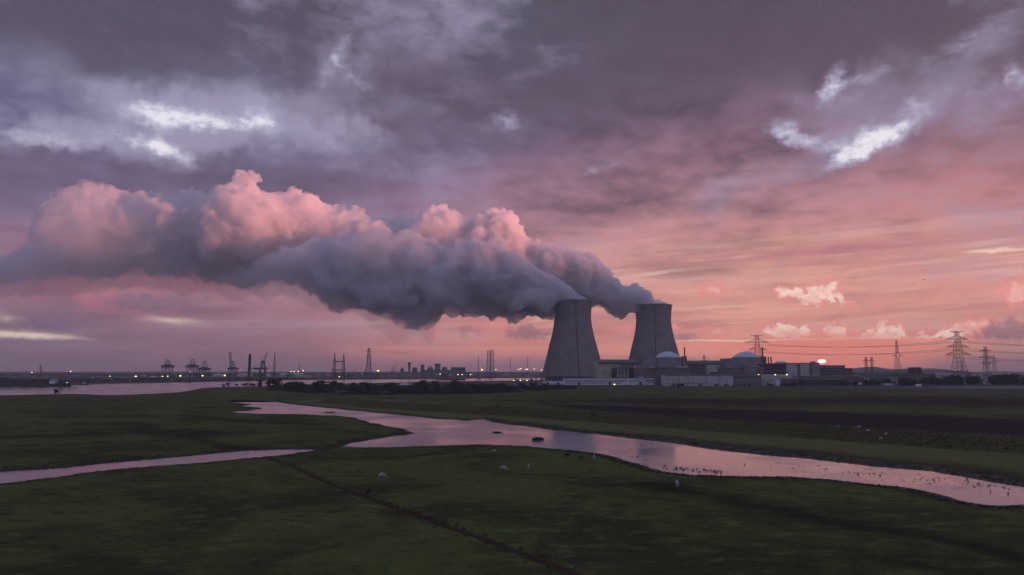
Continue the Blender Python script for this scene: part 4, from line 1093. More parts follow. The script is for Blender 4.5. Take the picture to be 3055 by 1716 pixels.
mb = MB(); mb.bar((-34, 0, z(1101)), (-1, 0, z(1078)), .5); mb.bar((-34, 0, z(1101)), (-16, 0, z(1101)), 1.6); mb.build("stay", M_NAVY, t)
X, _ = at(743, 1127, 2250)
t = empty("mast_crane", (X, 2250, 0)); tag(t, "straight upright dark mast left of the slanting jib", "crane", "container cranes of the far port")
mb = MB(); lattice(mb, sections(z(1057), 2.9, 2.4, None, 14), 1.5); mb.build("mast", M_NAVY, t)
MB().box(-2.6, 2.8, -2.6, 2.6, z(1062), z(1057)).build("head", M_NAVY, t)
MB().box(-5, 5, -5, 5, 0, 4).build("base", M_DARK, t)
# leaning jib of a mobile crane behind the ship
X, _ = at(122, 1130, 1300)
t = empty("mobile_crane", (X, 1300, 0)); tag(t, "mobile crane with one steep greenish jib behind the moored ship", "crane")
zz = at(119, 1089, 1300)[1]
mb = MB(); N = 14
for i in range(N):
    f, g = i / N, (i + 1) / N
    P = lambda f, s: (2.0 - 4.6 * f + s * (1.5 - 0.5 * f), 0, 3 + (zz - 3) * f)
    mb.bar(P(f, -1), P(g, -1), .8); mb.bar(P(f, 1), P(g, 1), .8); mb.bar(P(f, -1), P(g, 1), .5)
mb.build("jib", M_TEAL, t); MB().box(-3, 4, -3, 3, .9, 3.6).build("body", M_TEAL, t); MB().box(-4, 4.5, -3.4, 3.4, 0, .9).build("track", M_DARK, t)
# storage tanks
for i, (xa, xb, yt, Y) in enumerate(((628, 661, 1116.5, 2600), (697, 745, 1115.3, 2650), (787, 806, 1116, 2800), (831, 855, 1114, 2600), (858, 903, 1113.5, 2550), (905, 925, 1120, 2500), (416, 432, 1119.5, 2300), (440, 462, 1121.5, 2350))):
    (A, Z), (B, _) = at(xa, yt, Y), at(xb, yt, Y); R = (B - A) / 2
    t = empty("storage_tank", ((A + B) / 2, Y + R, 0)); tag(t, "round white-roofed storage tank behind the port cranes", "storage tank", "storage tanks of the far port")
    hw = Z - min(3.5, R * .22)
    MB().lathe([(R, 0), (R, hw - .5), (R + .3, hw - .5), (R + .3, hw)], 40).build("wall", M_LIGHT, t)
    MB().lathe([(R, hw + .01), (R * .8, hw + (Z - hw) * .5), (R * .5, hw + (Z - hw) * .85), (R * .1, Z)], 40).build("roof", M_WHITE, t, True)
# container stacks on the quay: every stack its own thing
xs = 212
while xs < 900:
    Y = np.interp(xs, [200, 300, 500, 760, 900], [1190, 1290, 1440, 1700, 1800]) + random.uniform(20, 90)
    wpx = random.uniform(9, 26); (A, _), (B, _) = at(xs, 1130, Y), at(xs + wpx, 1130, Y)
    t = empty("container_stack", ((A + B) / 2, Y, 0), random.uniform(-.05, .05)); tag(t, "dark stack of shipping containers on the far quay", "container stack", "container stacks on the far quay")
    n = max(1, int((B - A) / 12.4)); keep_ = 1; lv = random.randint(2, 3) if xs < 480 else random.randint(1, 2)
    for k in range(n):
        for l in range(lv if random.random() < .8 else max(1, lv - 1)):
            x0 = -(B - A) / 2 + k * 12.5
            c = MB().box(x0, x0 + 12.2, 0, 2.44, l * 2.62 + .02, l * 2.62 + 2.6)
            for q in range(12): c.box(x0 + .4 + q * .98, x0 + .9 + q * .98, -.06, -.002, l * 2.62 + .15, l * 2.62 + 2.45)
            c.build("container", random.choice(M_CONT), t)
    xs += wpx + random.uniform(-2, 9)
# sheds of the far port and of the refinery
for (xa, xb, yt, Y, mt, lab) in ((0, 60, 1124, 1600, M_BLUE, "low blue shed at the far left behind the ship"), (70, 112, 1122, 1750, M_GREY, "grey shed left of the greenish crane jib"), (300, 345, 1124, 1900, M_GREY, "grey port shed left of the lowest tanks"),
                             (180, 240, 1121, 2000, M_BLUE, "long blue shed right of the orange funnel"), (350, 410, 1122.5, 2100, M_GREY, "wide grey port shed in front of the misty treeline"), (470, 620, 1123.5, 2500, M_GREY, "very long low shed behind the gantry cranes"), (905, 990, 1121, 2700, M_GREY, "low shed left of the twin-masted pylon"),
                             (1040, 1100, 1119, 2700, M_BLUE, "low shed left of the slim pylon"), (1110, 1200, 1119.5, 2600, M_GREY, "low shed right of the slim pylon"), (1400, 1475, 1114.5, 2900, M_GREY, "long pale far shed behind the close pair of masts"), (1480, 1610, 1115.5, 2700, M_GREY, "long far shed left of the nearer cooling tower")):
    building("port_shed", lab, xa, xb, yt, Y, 40, mt, cat="shed", group=PG, rib=8, roof=M_LIGHT, parapet=0)
RG = "refinery blocks on the far bank"
for (xa, xb, yt, Y, mt, lab) in ((1230, 1243, 1097, 2700, M_BLUE, "square refinery block on thin legs right of the tallest tower"), (1275, 1290, 1098, 2600, M_BLUE, "stepped refinery block with two small stubs"), (1297, 1312, 1089, 2620, M_BLUE, "refinery block with a flat overhanging cap"),
                             (1319, 1332, 1096, 2610, M_BLUE, "short refinery block left of the big flat one"), (1345.6, 1387, 1096.5, 2550, M_BLUE, "big flat-topped refinery hall at the right end"), (1255, 1263.5, 1088.5, 2650, M_BROWN, "dark narrow refinery tower block"),
                             (1263, 1388, 1104.8, 2540, M_BLUE, "long low refinery hall carrying the row of blocks"), (1200, 1262, 1110, 2660, M_GREY, "pale low refinery sheds at the left end")):
    t = building("refinery_block", lab, xa, xb, yt, Y, 25, mt, cat="industrial building", group=RG, rib=5, roof=M_NAVY, ovh=.3, parapet=.5)
    if "stubs" in lab:
        for x in (-4, 5): MB().lathe([(1.8, 0), (1.8, 7), (1.2, 7.6)], 10).build("stub", M_NAVY, t).location = (x, 8, at(xa, yt, Y)[1])
    if "cap" in lab: MB().box(-10.5, 10.5, -2, 20, at(xa, yt, Y)[1] + 1, at(xa, 1087, Y)[1] + 2).build("cap", M_NAVY, t)
X, Z = at(1221.5, 1081, 2700); t = empty("refinery_tower", (X, 2700, 0)); tag(t, "tallest slim refinery tower with a wider head", "tower")
MB().lathe([(4.2, 0), (4.2, Z * .7), (5.0, Z * .72), (5.0, Z), (1, Z + .1)], 20).build("shaft", M_BLUE, t); MB().lathe([(5.6, Z * .8), (5.6, Z * .82), (5.01, Z * .82)], 20, cap=False).build("gallery", M_NAVY, t)
X, Z = at(1200, 1096.5, 2700); t = empty("refinery_column", (X, 2700, 0)); tag(t, "stout rounded refinery column at the left end of the row", "tower")
MB().lathe([(7, 0), (7, Z * .55), (6, Z * .6), (6, Z * .85), (3.5, Z * .97), (.5, Z)], 24).build("shaft", M_BLUE, t); MB().box(-8.5, -5, -2, 2, 0, Z * .7).build("stair_tower", M_BLUE, t)
for px in (1171, 1179):
    X, Z = at(px, 1088, 3600); t = empty("harbour_crane", (X, 3600, 0)); tag(t, "faint far harbour crane jib left of the refinery", "crane", "faint far cranes")
    mb = MB(); lattice(mb, [(0, 2.4), (Z * .5, 2.2)], .9); mb.build("tower", M_NAVY, t)
    mb = MB(); mb.bar((-4, 0, Z * .5), (5, 0, Z), 1.3); mb.bar((-9, 0, Z * .5), (5, 0, Z), .6); mb.build("jib", M_NAVY, t)

# clutter of the port skyline: small works buildings and floodlight masts
rp = random.Random(21)
for k in range(34):
    px = rp.uniform(10, 1610) if k % 2 else rp.uniform(880, 1610); wpx = rp.uniform(4, 22); Y = rp.uniform(2050, 3000)
    h = rp.uniform(4, 13) if px < 1180 else rp.uniform(5, 17); yt = 1108 + (CAM_H - h) * F / Y
    building("works_building", "small grey works building among many on the far bank", px, px + wpx, yt, Y, rp.uniform(12, 40), rp.choice((M_BLUE, M_GREY, M_BROWN, M_NAVY)), cat="industrial building", group="small works buildings on the far bank", rib=0, roof=rp.choice((M_LIGHT, M_GREY, M_NAVY)), parapet=0, boxes=[(.2, .4, yt - 2.2, 2, M_NAVY, "vent")] if rp.random() < .5 else [])
for k in range(22):
    px = rp.uniform(20, 1600); Y = rp.uniform(2100, 3100); h = rp.uniform(22, 38); X = at(px, 1108, Y)[0]
    t = empty("light_mast", (X, Y, 0)); tag(t, "thin unlit lighting mast on the far bank", "mast", "unlit lighting masts of the port")
    MB().bar((0, 0, 0), (0, 0, h), .55, .3, 6).build("pole", M_STEEL, t); MB().box(-2.2, 2.2, -.5, .5, h, h + .9).build("lamp_bracket", M_STEEL, t)

# ships
def hull_mesh(L, Bm, H, z0=-1.0, bow=.16):
    mb = MB(); st = [(-.5, .80), (-.46, .96), (-.3, 1), (.5 - bow, 1), (.5 - bow * .4, .62), (.5, .06)]
    v = []; f = []
    for (u, w) in st:
        for (yy, zz, k) in ((-1, 1, 1), (-1, .35, .98), (-.7, 0, .9), (.7, 0, .9), (1, .35, .98), (1, 1, 1)):
            v.append((u * L * (1 if zz else .985), yy * Bm / 2 * w, z0 + (H - z0) * zz + (1.4 if u > .4 and zz == 1 else 0)))
    for i in range(len(st) - 1):
        for k in range(5): a = i * 6 + k; f.append((a, a + 1, a + 7, a + 6))
        f.append((i * 6 + 5, i * 6, i * 6 + 6, i * 6 + 11))
    f.append(tuple(range(6))[::-1]); f.append(tuple(range(len(v) - 6, len(v))))
    return mb.add(v, f)
(A, _), (B, _) = at(-190, 1150, 1000), at(212, 1150, 1000)
SX, SL = (A + B) / 2, B - A
t = empty("container_ship", (SX, 1000, WZ)); tag(t, "dark moored container ship with white deckhouse and orange funnel", "ship", "vessels on the river")
hull_mesh(SL, 26, 3.6).build("hull", M_HULL, t)
dx = lambda px: at(px, 1130, 990)[0] - SX
zd = 3.62
for i, (pa, pb, l) in enumerate(((-170, -120, 3), (-115, -60, 4), (-55, 0, 4), (4, 50, 3), (54, 100, 3), (104, 146, 3))):
    x = dx(pa)
    while x + 12.2 < dx(pb):
        for row in range(3):
            for lv in range(l if random.random() < .75 else l - 1):
                MB().box(x, x + 12.1, -10 + row * 6.6, -4.2 + row * 6.6, zd + lv * 2.1, zd + lv * 2.1 + 2.05).build("container", random.choice(M_CONT[:2] + M_CONT[:1]), t)
        x += 12.4
d = MB()
zz = lambda y: at(160, y, 990)[1] - WZ
d.box(dx(149), dx(163), -11, 11, zd, zz(1137)).box(dx(151), dx(162), -9, 9, zz(1137) + .01, zz(1132)).box(dx(150), dx(163), -12, 12, zz(1132) + .01, zz(1131))
h = d.build("deckhouse", M_WHITE, t); MB().box(dx(151.5), dx(161.5), -9.2, -9.02, zz(1134.8), zz(1133.2)).build("window", M_GLASS, h)
MB().lathe([(2.7, zd), (2.6, zz(1116)), (2.0, zz(1115.5))], 16, dx(168.5), 0).build("funnel", M_ORANGE, t)
MB().box(dx(176), dx(204), -10, 10, zd, zz(1132.5)).build("hatch_cover", M_HULL, t)
MB().bar((dx(190), 0, zd), (dx(190), 0, zz(1122)), .4).build("mast", M_STEEL, t)
def barge(px0, px1, ywl, top, label, white=False, name="barge"):
    Y = gr(px0, ywl, WZ)[1]; (A, _), (B, _) = at(px0, ywl, Y), at(px1, ywl, Y); L = B - A; H = at(px0, top, Y)[1] - WZ
    t = empty(name, ((A + B) / 2, Y, WZ)); tag(t, label, "boat", "vessels on the river")
    hull_mesh(L, max(5, L * .11), H * (.5 if name != "barge" else .6), -.6, .1).build("hull", M_HULL, t)
    if name == "tugboat":
        w = MB().box(-L * .12, L * .16, -1.8, 1.8, H * .5 + .01, H * .82).box(-L * .06, L * .10, -1.4, 1.4, H * .82 + .01, H); w.build("wheelhouse", M_WHITE, t)
        MB().lathe([(.5, H * .5), (.45, H * 1.05)], 10, -L * .2, 0).build("funnel", M_DARK, t)
    else:
        MB().box(-L * .36, L * .42, -L * .042, L * .042, H * .6 + .01, H * .78).build("hatch_cover", M_GREY if white else M_HULL, t)
        w = MB().box(-L * .47, -L * .39, -L * .04, L * .04, H * .6 + .01, H * 1.25).build("wheelhouse", M_WHITE if white else M_GREY, t)
    return t
barge(1303, 1389, 1134.3, 1129.5, "long dark barge in mid-river below the refinery")
barge(236, 264, 1148.5, 1141, "small dark tugboat right of the moored ship", name="tugboat")
barge(48, 76, 1152.3, 1144.5, "pale barge lying alongside the moored ship, left one", True)
barge(80, 106, 1152.3, 1144.8, "pale barge lying alongside the moored ship, right one", True)
barge(545, 566, 1141.5, 1138, "small white boat at the quay below the gantry cranes", True)

# ------------------------------------------------------------------ lamps that are lit
LAMPS = [(26,1115.5,3000,'s'),(95,1111.4,2600,'m'),(105,1112.6,2600,'s'),(199,1109.5,3000,'s'),(211,1108.3,2600,'m'),(227.5,1110.6,3000,'s'),(306.7,1108.2,3000,'s'),(324.5,1111,3000,'s'),(277,1126.6,1700,'s'),(327.5,1122.7,2100,'m'),(398,1122.7,2100,'s'),(405.3,1122.9,2100,'L'),
 (460.4,1125.7,2100,'r'),(484.5,1123,2230,'m'),(500.5,1123,2230,'m'),(538,1121.4,2230,'L'),(566.8,1109.6,2225,'R'),(558.4,1121.7,2230,'s'),(573.8,1121.5,2230,'s'),(604.2,1120.9,2230,'L'),(670.5,1120.3,2230,'L'),(650.8,1110.7,3000,'s'),(706,1107.1,3000,'r'),(531.5,1106.8,3000,'r'),(717,1104,3200,'s'),
 (867.5,1108.8,3000,'m'),(877.3,1108.8,3000,'m'),(890,1108.5,3000,'m'),(904.3,1106.2,3000,'m'),(977.3,1116.6,2600,'s'),(1012.3,1123.7,2200,'m'),(1073.7,1107.4,3000,'s'),(1080.5,1106.8,3000,'r'),(1080,1115.4,2600,'s'),(1127.4,1106.2,2900,'L'),(1132.4,1109.1,2900,'s'),
 (1277.4,1116,2450,'s'),(1300.7,1116,2450,'r'),(1313.3,1116,2450,'m'),(1343.2,1118,2450,'s'),(1366.3,1117.8,2450,'m'),(1378.8,1117.8,2450,'m'),(1391.2,1117.8,2450,'s'),(1403.4,1117.9,2450,'m'),(1408,1117.9,2450,'s'),(1426.7,1117.5,2450,'m'),(1432.9,1117.4,2450,'m'),(1437.8,1103.1,3000,'L'),(1479,1102.7,3000,'m'),
 (1518,1102.5,3000,'s'),(1547.5,1102.5,3000,'m'),(1553.5,1100.3,3000,'m'),(1569.5,1102,3000,'m'),(1574,1102,3000,'m'),(1594,1101.4,3000,'m'),(1600.5,1101.8,3000,'s'),(1615.4,1104,2800,'m'),(1508.7,1117.4,2500,'s'),(1510.4,1114.2,2500,'s'),(1533.2,1135.3,1500,'m'),(1540.7,1135,1500,'m'),(1547,1133.4,1500,'s'),(1552.5,1135.4,1500,'m'),(1572.7,1135.1,1500,'m'),
 (1833,1146.8,1060,'L'),(1841.5,1121.7,1275,'w'),(1852,1121.7,1275,'w'),(1863,1121.7,1275,'w'),(1869,1121.5,1275,'w'),(1903.5,1124,1262,'w'),(1915,1124,1262,'w'),(1928.5,1124,1262,'w'),(1939.5,1124,1262,'w'),(1952,1124,1262,'w'),(1893.5,1095,1270,'w'),(1946,1096.8,1260,'s'),(1951.5,1096.8,1260,'s'),
 (2263.2,1118.1,1105,'M'),(2312.8,1118.1,1105,'M'),(2347.5,1117.9,1105,'M'),(2982,1095.3,2600,'r'),(199.5,1141.6,985,'W'),(207,1129.7,1300,'r')]
RAD = {'s': .7, 'm': 1.35, 'L': 2.1, 'M': 1.7, 'r': 1.0, 'R': 1.6, 'w': .6, 'W': 1.4}
for (px, py, Y, k) in LAMPS:
    X, Z = at(px, py, Y); r = RAD[k] * Y / F
    where = "on the misty horizon" if Y >= 2800 else "beside the refinery" if 2400 <= Y and px > 1200 else "on the far quay" if px < 1200 else "on the river dike" if px < 1600 else "on the power plant"
    col = {'r': "reddish", 'R': "reddish", 'w': "pale", 'W': "white", 's': "dim yellow"}.get(k, "bright yellow")
    t = empty("floodlight", (X, Y, 0)); tag(t, "%s lit lamp %s" % (col, where), "lamp", "lamps lit %s" % where)
    MB().bar((0, 0, 0), (0, 0, Z - r), .14 + Y * .00004, n=6).build("pole", M_STEEL, t)
    MB().box(-r, r, -r * .5, r * .5, Z + r * .72, Z + r * .95).build("hood", M_DARK, t)
    MB().ball((0, 0, Z), (r * 1.15, r * .8, r * .7), 10, 6).build("lamp_head", M_LAMPR if k in 'rR' else (M_LAMPW if k in 'wWs' else M_LAMP), t, True)

# switchyard and small buildings between the plant and the tree belt
rp = random.Random(33)
for k in range(14):
    px = 2560 + k * 34 + rp.uniform(-8, 8); Y = rp.uniform(1120, 1420); X = at(px, 1108, Y)[0]; h = rp.uniform(12, 17); w = rp.uniform(7, 12)
    t = empty("switchyard_gantry", (X, Y, 0), rp.uniform(-.2, .2)); tag(t, "steel switchyard gantry with hanging insulators, behind the right tree belt", "gantry", "switchyard gantries")
    for sx in (-1, 1):
        mb = MB(); lattice(mb, [(0, .9), (h * .35, .75), (h * .7, .6), (h, .45)], .3, sx * w); mb.bar((sx * w, 0, h), (sx * w, 0, h + 4), .25); mb.build("leg", M_STEEL, t)
    mb = MB()
    for i in range(8):
        x0, x1 = -w + 2 * w * i / 8, -w + 2 * w * (i + 1) / 8
        mb.bar((x0, .4, h), (x1, .4, h), .25); mb.bar((x0, -.4, h - 1.2), (x1, -.4, h - 1.2), .25); mb.bar((x0, .4, h), (x1, -.4, h - 1.2), .16)
    mb.build("crossbeam", M_STEEL, t)
    for q in (-.5, 0, .5): MB().bar((q * w, 0, h - 1.2), (q * w, 0, h - 3.4), .3, .2, 6).build("insulator", M_DARK, t)
for k in range(26):
    px = rp.uniform(2410, 3080); wpx = rp.uniform(8, 34); Y = rp.uniform(1060, 1500); h = rp.uniform(4, 13); yt = 1108 + (CAM_H - h) * F / Y
    building("outbuilding", "small flat-roofed outbuilding among many at the right of the plant", px, px + wpx, yt, Y, rp.uniform(8, 20), rp.choice((M_BLUE, M_GREY, M_BROWN, M_BROWN, M_LIGHT, M_DKBROWN)), group="small outbuildings at the right of the plant", rib=3, roof=rp.choice((M_LIGHT, M_GREY, M_DKBROWN)), parapet=.4, doors=1,
             bands=[(.1, .9, yt + 1.6, yt + 3.0)] if rp.random() < .6 else [], boxes=[(.3, .5, yt - 2.0, 2, M_GREY, "vent")] if rp.random() < .4 else [])
# pipe bridges and tanks in front of the plant halls
for (xa, xb, py, Y) in ((1960, 2060, 1112, 1235), (2150, 2290, 1111, 1228), (1800, 1850, 1112, 1300), (2296, 2345, 1108, 1224)):
    (A, Z), (B, _) = at(xa, py, Y), at(xb, py, Y)
    t = empty("pipe_bridge", ((A + B) / 2, Y, 0)); tag(t, "steel pipe bridge running along the plant halls at column %s" % ("under the left dome" if xa == 1960 else "under the right dome" if xa == 2150 else "beside the beige hall" if xa == 1800 else "before the dark square block"), "pipe bridge", "pipe bridges of the plant")
    w = (B - A) / 2; n = max(2, int((B - A) / 9))
    fr = MB()
    for i in range(n + 1):
        x = -w + 2 * w * i / n; fr.bar((x, -1, 0), (x, -1, Z), .35); fr.bar((x, 1, 0), (x, 1, Z), .35); fr.bar((x, -1, Z), (x, 1, Z), .3)
    fr.bar((-w, -1, Z), (w, -1, Z), .35); fr.bar((-w, 1, Z), (w, 1, Z), .35); fr.build("trestle", M_STEEL, t)
    for y, r in ((-.6, .38), (.1, .28), (.7, .22)): MB().bar((-w, y, Z + .55), (w, y, Z + .55), r * 1.4, n=10).build("pipe", M_GREY, t)
for i, (px, yt, Y, r) in enumerate(((1976, 1125, 1150, 4), (2300, 1122, 1180, 5), (2372, 1121, 1130, 4.5), (2205, 1117, 1200, 4))):
    X, Z = at(px, yt, Y); t = empty("water_tank", (X, Y, 0)); tag(t, "round grey water tank number-free wall, " + ("between brown tower block and white offices", "below the dark square block", "in front of the pale wall panels", "left of the pale lamp-lit block")[i], "tank", "water tanks of the plant")
    t["label"] = "round grey steel tank " + ("beside the brown tower-like block", "below the dark square block", "in front of the pale wall panels", "left of the pale lamp-lit block")[i]
    MB().lathe([(r, 0), (r, Z - .6), (r + .2, Z - .58), (r + .2, Z - .4), (r * .5, Z - .1), (.1, Z)], 28).build("shell", M_GREY, t)
    lb = MB()
    for z_ in np.arange(.4, Z - .6, .5): lb.bar((-.3, -r - .25, z_), (.3, -r - .25, z_), .07)
    lb.bar((-.3, -r - .25, 0), (-.3, -r - .25, Z), .08); lb.bar((.3, -r - .25, 0), (.3, -r - .25, Z), .08); lb.build("ladder", M_STEEL, t)

# ------------------------------------------------------------------ trees, scrub, reeds
def leaf_material(name, a, b_):
    m, nt, b = material(name)
    n = noise(nt, position(nt), 0.8, 3, 0.6, dim='3D')
    put(nt, mixc(nt, n.ss(.35, .65), a, b_), b.inputs['Base Color']); b.inputs['Roughness'].default_value = .8
    return m
M_LEAF = leaf_material("dark_foliage", (.022, .026, .018, 1), (.05, .052, .03, 1))
M_TWIG = leaf_material("bare_twigs", (.03, .024, .022, 1), (.06, .045, .038, 1))
M_BARK = simple("bark", (.05, .04, .035, 1), .9, 2.0, .3)
M_REED = leaf_material("reeds", (.06, .05, .03, 1), (.11, .09, .05, 1))
def crown_mesh(rng, H, R, base, n, size, lobes):
    L = []
    for k in range(lobes):
        an = rng.uniform(0, 6.283); rr = R * rng.uniform(0, .62)
        L.append((rr * math.cos(an), rr * math.sin(an), base + (H - base) * rng.uniform(.15, .85), R * rng.uniform(.28, .55), (H - base) * rng.uniform(.14, .30)))
    mb = MB(); v = []; f = []
    for i in range(n):
        x, y, z, r, rz = rng.choice(L)
        d = [rng.gauss(0, 1) for _ in range(3)]; l = math.sqrt(sum(q * q for q in d)) or 1; s = rng.random() ** .4
        c = Vector((x + d[0] / l * r * s, y + d[1] / l * r * s, max(base * .5, z + d[2] / l * rz * s)))
        nrm = Vector((rng.gauss(0, 1), rng.gauss(0, 1), rng.gauss(0, 1))).normalized(); u = nrm.orthogonal().normalized() * size * rng.uniform(.5, 1.3); w = nrm.cross(u).normalized() * size * rng.uniform(.4, 1.0)
        k = len(v); v += [tuple(c - u - w), tuple(c + u - w * .4), tuple(c + u * .5 + w), tuple(c - u * .8 + w * .7)]; f.append((k, k + 1, k + 2, k + 3))
    return mb.add(v, f), L
def make_tree(kind, label, group, rng, H, R, base, n, size, lobes, mat):
    t = empty(kind); tag(t, label, "tree" if kind == "tree" else "bush", group)
    mb, L = crown_mesh(rng, H, R, base, n, size, lobes)
    tk = MB(); tk.bar((0, 0, -.4), (R * .05, 0, base + (H - base) * .35), H * .032, H * .018, 7); tk.bar((R * .05, 0, base + (H - base) * .35), (0, R * .06, H * .8), H * .018, H * .006, 6)
    for (x, y, z, r, rz) in L[:8]: tk.bar((R * .04, 0, base * .8), (x, y, z), H * .012, H * .003, 4)
    tk.build("trunk", M_BARK, t); mb.build("crown", mat, t)
    return t
rng = random.Random(11)
protos = []
BG = "scrub bushes behind the marsh"
for i in range(6):
    protos.append(make_tree("bush", "dark scrub bush in the thicket between the creek and the river", BG, rng, 4.6, 3.8, .5, 700, .30, 9, M_LEAF if i % 2 else M_TWIG))
tprotos = [make_tree("tree", "dark bushy tree in the belt along the right edge of the plant", "trees by the plant", rng, 10.5, 5.2, 1.5, 1100, .48, 13, M_LEAF if i % 2 else M_TWIG) for i in range(5)]
used = set()
def plant(src, i, X, Y, s, label=None, group=None, sz=None):
    o = src[i % len(src)]
    if o.name not in used: used.add(o.name)
    else: o = copy_tree(o)
    o.location = (X, Y, gz(X, Y) - .1); k = s; o.scale = (k, k, k * (sz or 1)); o.rotation_euler = (0, 0, rng.uniform(0, 6.28))
    if label: o["label"] = label
    if group: o["group"] = group
    return o
# bushes that stand out along the river edge
for j, (px, yb, h, w, lab) in enumerate(((668, 1153.5, 3.2, 2.2, "small round bush at the left end of the river-edge row"), (680, 1154, 5.4, 2.0, "slim taller bush second in the river-edge row"), (707, 1153.5, 3.6, 2.2, "lone round bush with water showing on both sides"), (730, 1153.5, 3.9, 3.6, "broad low bush left of the rounded one"),
                                (754, 1153.5, 4.0, 3.8, "rounded broad bush right of the middle of the river-edge row"), (773, 1156, 8.8, 3.6, "tall narrow tree left of the largest river-edge tree"), (800, 1158, 9.0, 4.5, "left half of the largest clump of trees on the river edge"), (822, 1158, 11, 6, "largest tree on the river edge"),
                                (868, 1158, 6.2, 5.0, "round bush right of the largest river-edge tree"), (895, 1158, 5.6, 5.0, "low wide bush before the bright strip of river"), (938, 1159, 6.6, 5.5, "bush left of the second high clump"), (962, 1159, 8.4, 6.0, "high tree in the second clump below the twin-masted pylon"), (990, 1159, 7.2, 5.5, "tree at the right end of the second high clump"),
                                (1260, 1160, 8.0, 5.0, "high dark bush right of the white polytunnel"), (1100, 1158, 5.4, 5, "bush below the slim pylon"), (167, 1177, 3.9, 2.0, "lone dark bush on the shore at the far left"))):
    X, Y = gr(px, yb); o = plant(protos, j, X, Y, w / 3.8, lab); o.scale = (w / 2.7, w / 2.7, h / 3.9)
# the thicket
n = 0
while n < 250:
    px = rng.uniform(830, 1700); f = (px - 830) / 870
    lo, hi = 1152, np.interp(px, [830, 1000, 1200, 1450, 1700], [1168, 1178, 1176, 1172, 1160])
    py = lo + (hi - lo) * rng.random() ** 1.3
    if 1180 < px < 1240 and 1150 < py < 1160: continue
    if px > 1430 and py < 1158: continue
    X, Y = gr(px, py); s = rng.choice((.6, .8, .9, 1.1, 1.6)) * rng.uniform(.8, 1.15); plant(protos, rng.randrange(6), X, Y, s, sz=rng.uniform(.6, 1.1)); n += 1
# tree belt on the right
for k in range(120):
    px = rng.uniform(2420, 3130); f = (px - 2420) / 700
    py = np.interp(px, [2420, 2600, 2800, 3100], [1151, 1153, 1152, 1151]) - abs(rng.gauss(0, 3.5))
    X, Y = gr(px, py); h = np.interp(px, [2420, 2560, 2700, 2850, 3100], [5, 8, 11, 15, 17]) * rng.uniform(.45, 1.0)
    o = plant(tprotos, rng.randrange(5), X, Y, h / 10.5); o.scale = (h / 9.5 * rng.uniform(.9, 1.4),) * 2 + (h / 10.5,)
for k in range(26):
    px = rng.uniform(1960, 2430); X, Y = gr(px, rng.uniform(1152, 1155)); plant(protos, rng.randrange(6), X, Y, rng.uniform(.4, .9), "low dark bush at the foot of the plant buildings", "bushes at the foot of the plant")
for i, px in enumerate((1538, 1546, 1586)):
    X, Y = gr(px, 1139); plant(tprotos, i, X, Y, (.62, .5, .6)[i], ("round dark tree left of the nearer cooling tower, by the river", "low tree beside the round one by the river", "small tree against the foot of the nearer cooling tower")[i])
# low undergrowth between the bushes, and the rank grass of the marsh
def undergrowth():
    r = random.Random(77); P = []
    while len(P) < 26000:
        px = r.uniform(800, 1720); lo, hi = 1150.5, np.interp(px, [830, 1000, 1200, 1450, 1700], [1168, 1180, 1178, 1176, 1162])
        py = lo + (hi - lo) * r.random(); P.append(gr(px, py))
    P = np.array(P); z = ground_height(P); k_ = vnoise(P, 1 / 25., 31); v = []; f = []
    for (x, y), zz, kk in zip(P, z, k_):
        if kk < .35: continue
        h = r.uniform(.3, 2.4) * kk; s = r.uniform(.35, .8); k = len(v); dx, dy = r.uniform(-.6, .6), r.uniform(-.6, .6)
        v += [(x - s, y - dx, zz + h * .3), (x + s, y + dx, zz + h * .2), (x + s * .8, y + dy, zz + h), (x - s * .7, y - dy, zz + h * .9)]; f.append((k, k + 1, k + 2, k + 3))
    tag(MB().add(v, f).build("undergrowth", M_TWIG), "low brown undergrowth between the bushes by the river", kind='stuff')
undergrowth()
def tussocks():
    r = np.random.RandomState(5); n = 150000
    rad = 58 * np.exp(r.rand(n) * math.log(360 / 58.)); az = np.radians(r.uniform(-38, 38, n))
    P = np.stack([np.sin(az) * rad, np.cos(az) * rad], 1); z, w, dD, dK, dR, dD2 = ground_height(P, True)
    pr = .75 * np.exp(-((w - 3.2) / 1.8) ** 2) + .07 * np.exp(-((dD - 1.4) / .7) ** 2) + .5 * (dK < 12)
    ok = (w > 1.2) & (r.rand(n) < pr); P, z, rad, w = P[ok], z[ok], rad[ok], w[ok]
    v = []; f = []
    for (x, y), zz, rr_ in zip(P, z, rad):
        h0 = r.uniform(.16, .42); s = h0 * .6
        for q in range(3):
            a, b_ = r.uniform(-s, s), r.uniform(-s, s); t = r.uniform(-.15, .15); k = len(v); ww = r.uniform(.05, .12) * (1 + rr_ / 250)
            v += [(x + a - ww, y + b_, zz - .03), (x + a + ww, y + b_ + .04, zz - .03), (x + a + t, y + b_ + t, zz + h0 * r.uniform(.6, 1.1))]; f.append((k, k + 1, k + 2))
    tag(MB().add(v, f).build("grass_tussocks", M_TUSS), "rough dark grass tussocks along the banks and the ditch", kind='stuff')
M_TUSS = leaf_material("rank_grass", (.03, .032, .014, 1), (.12, .115, .05, 1))
tussocks()
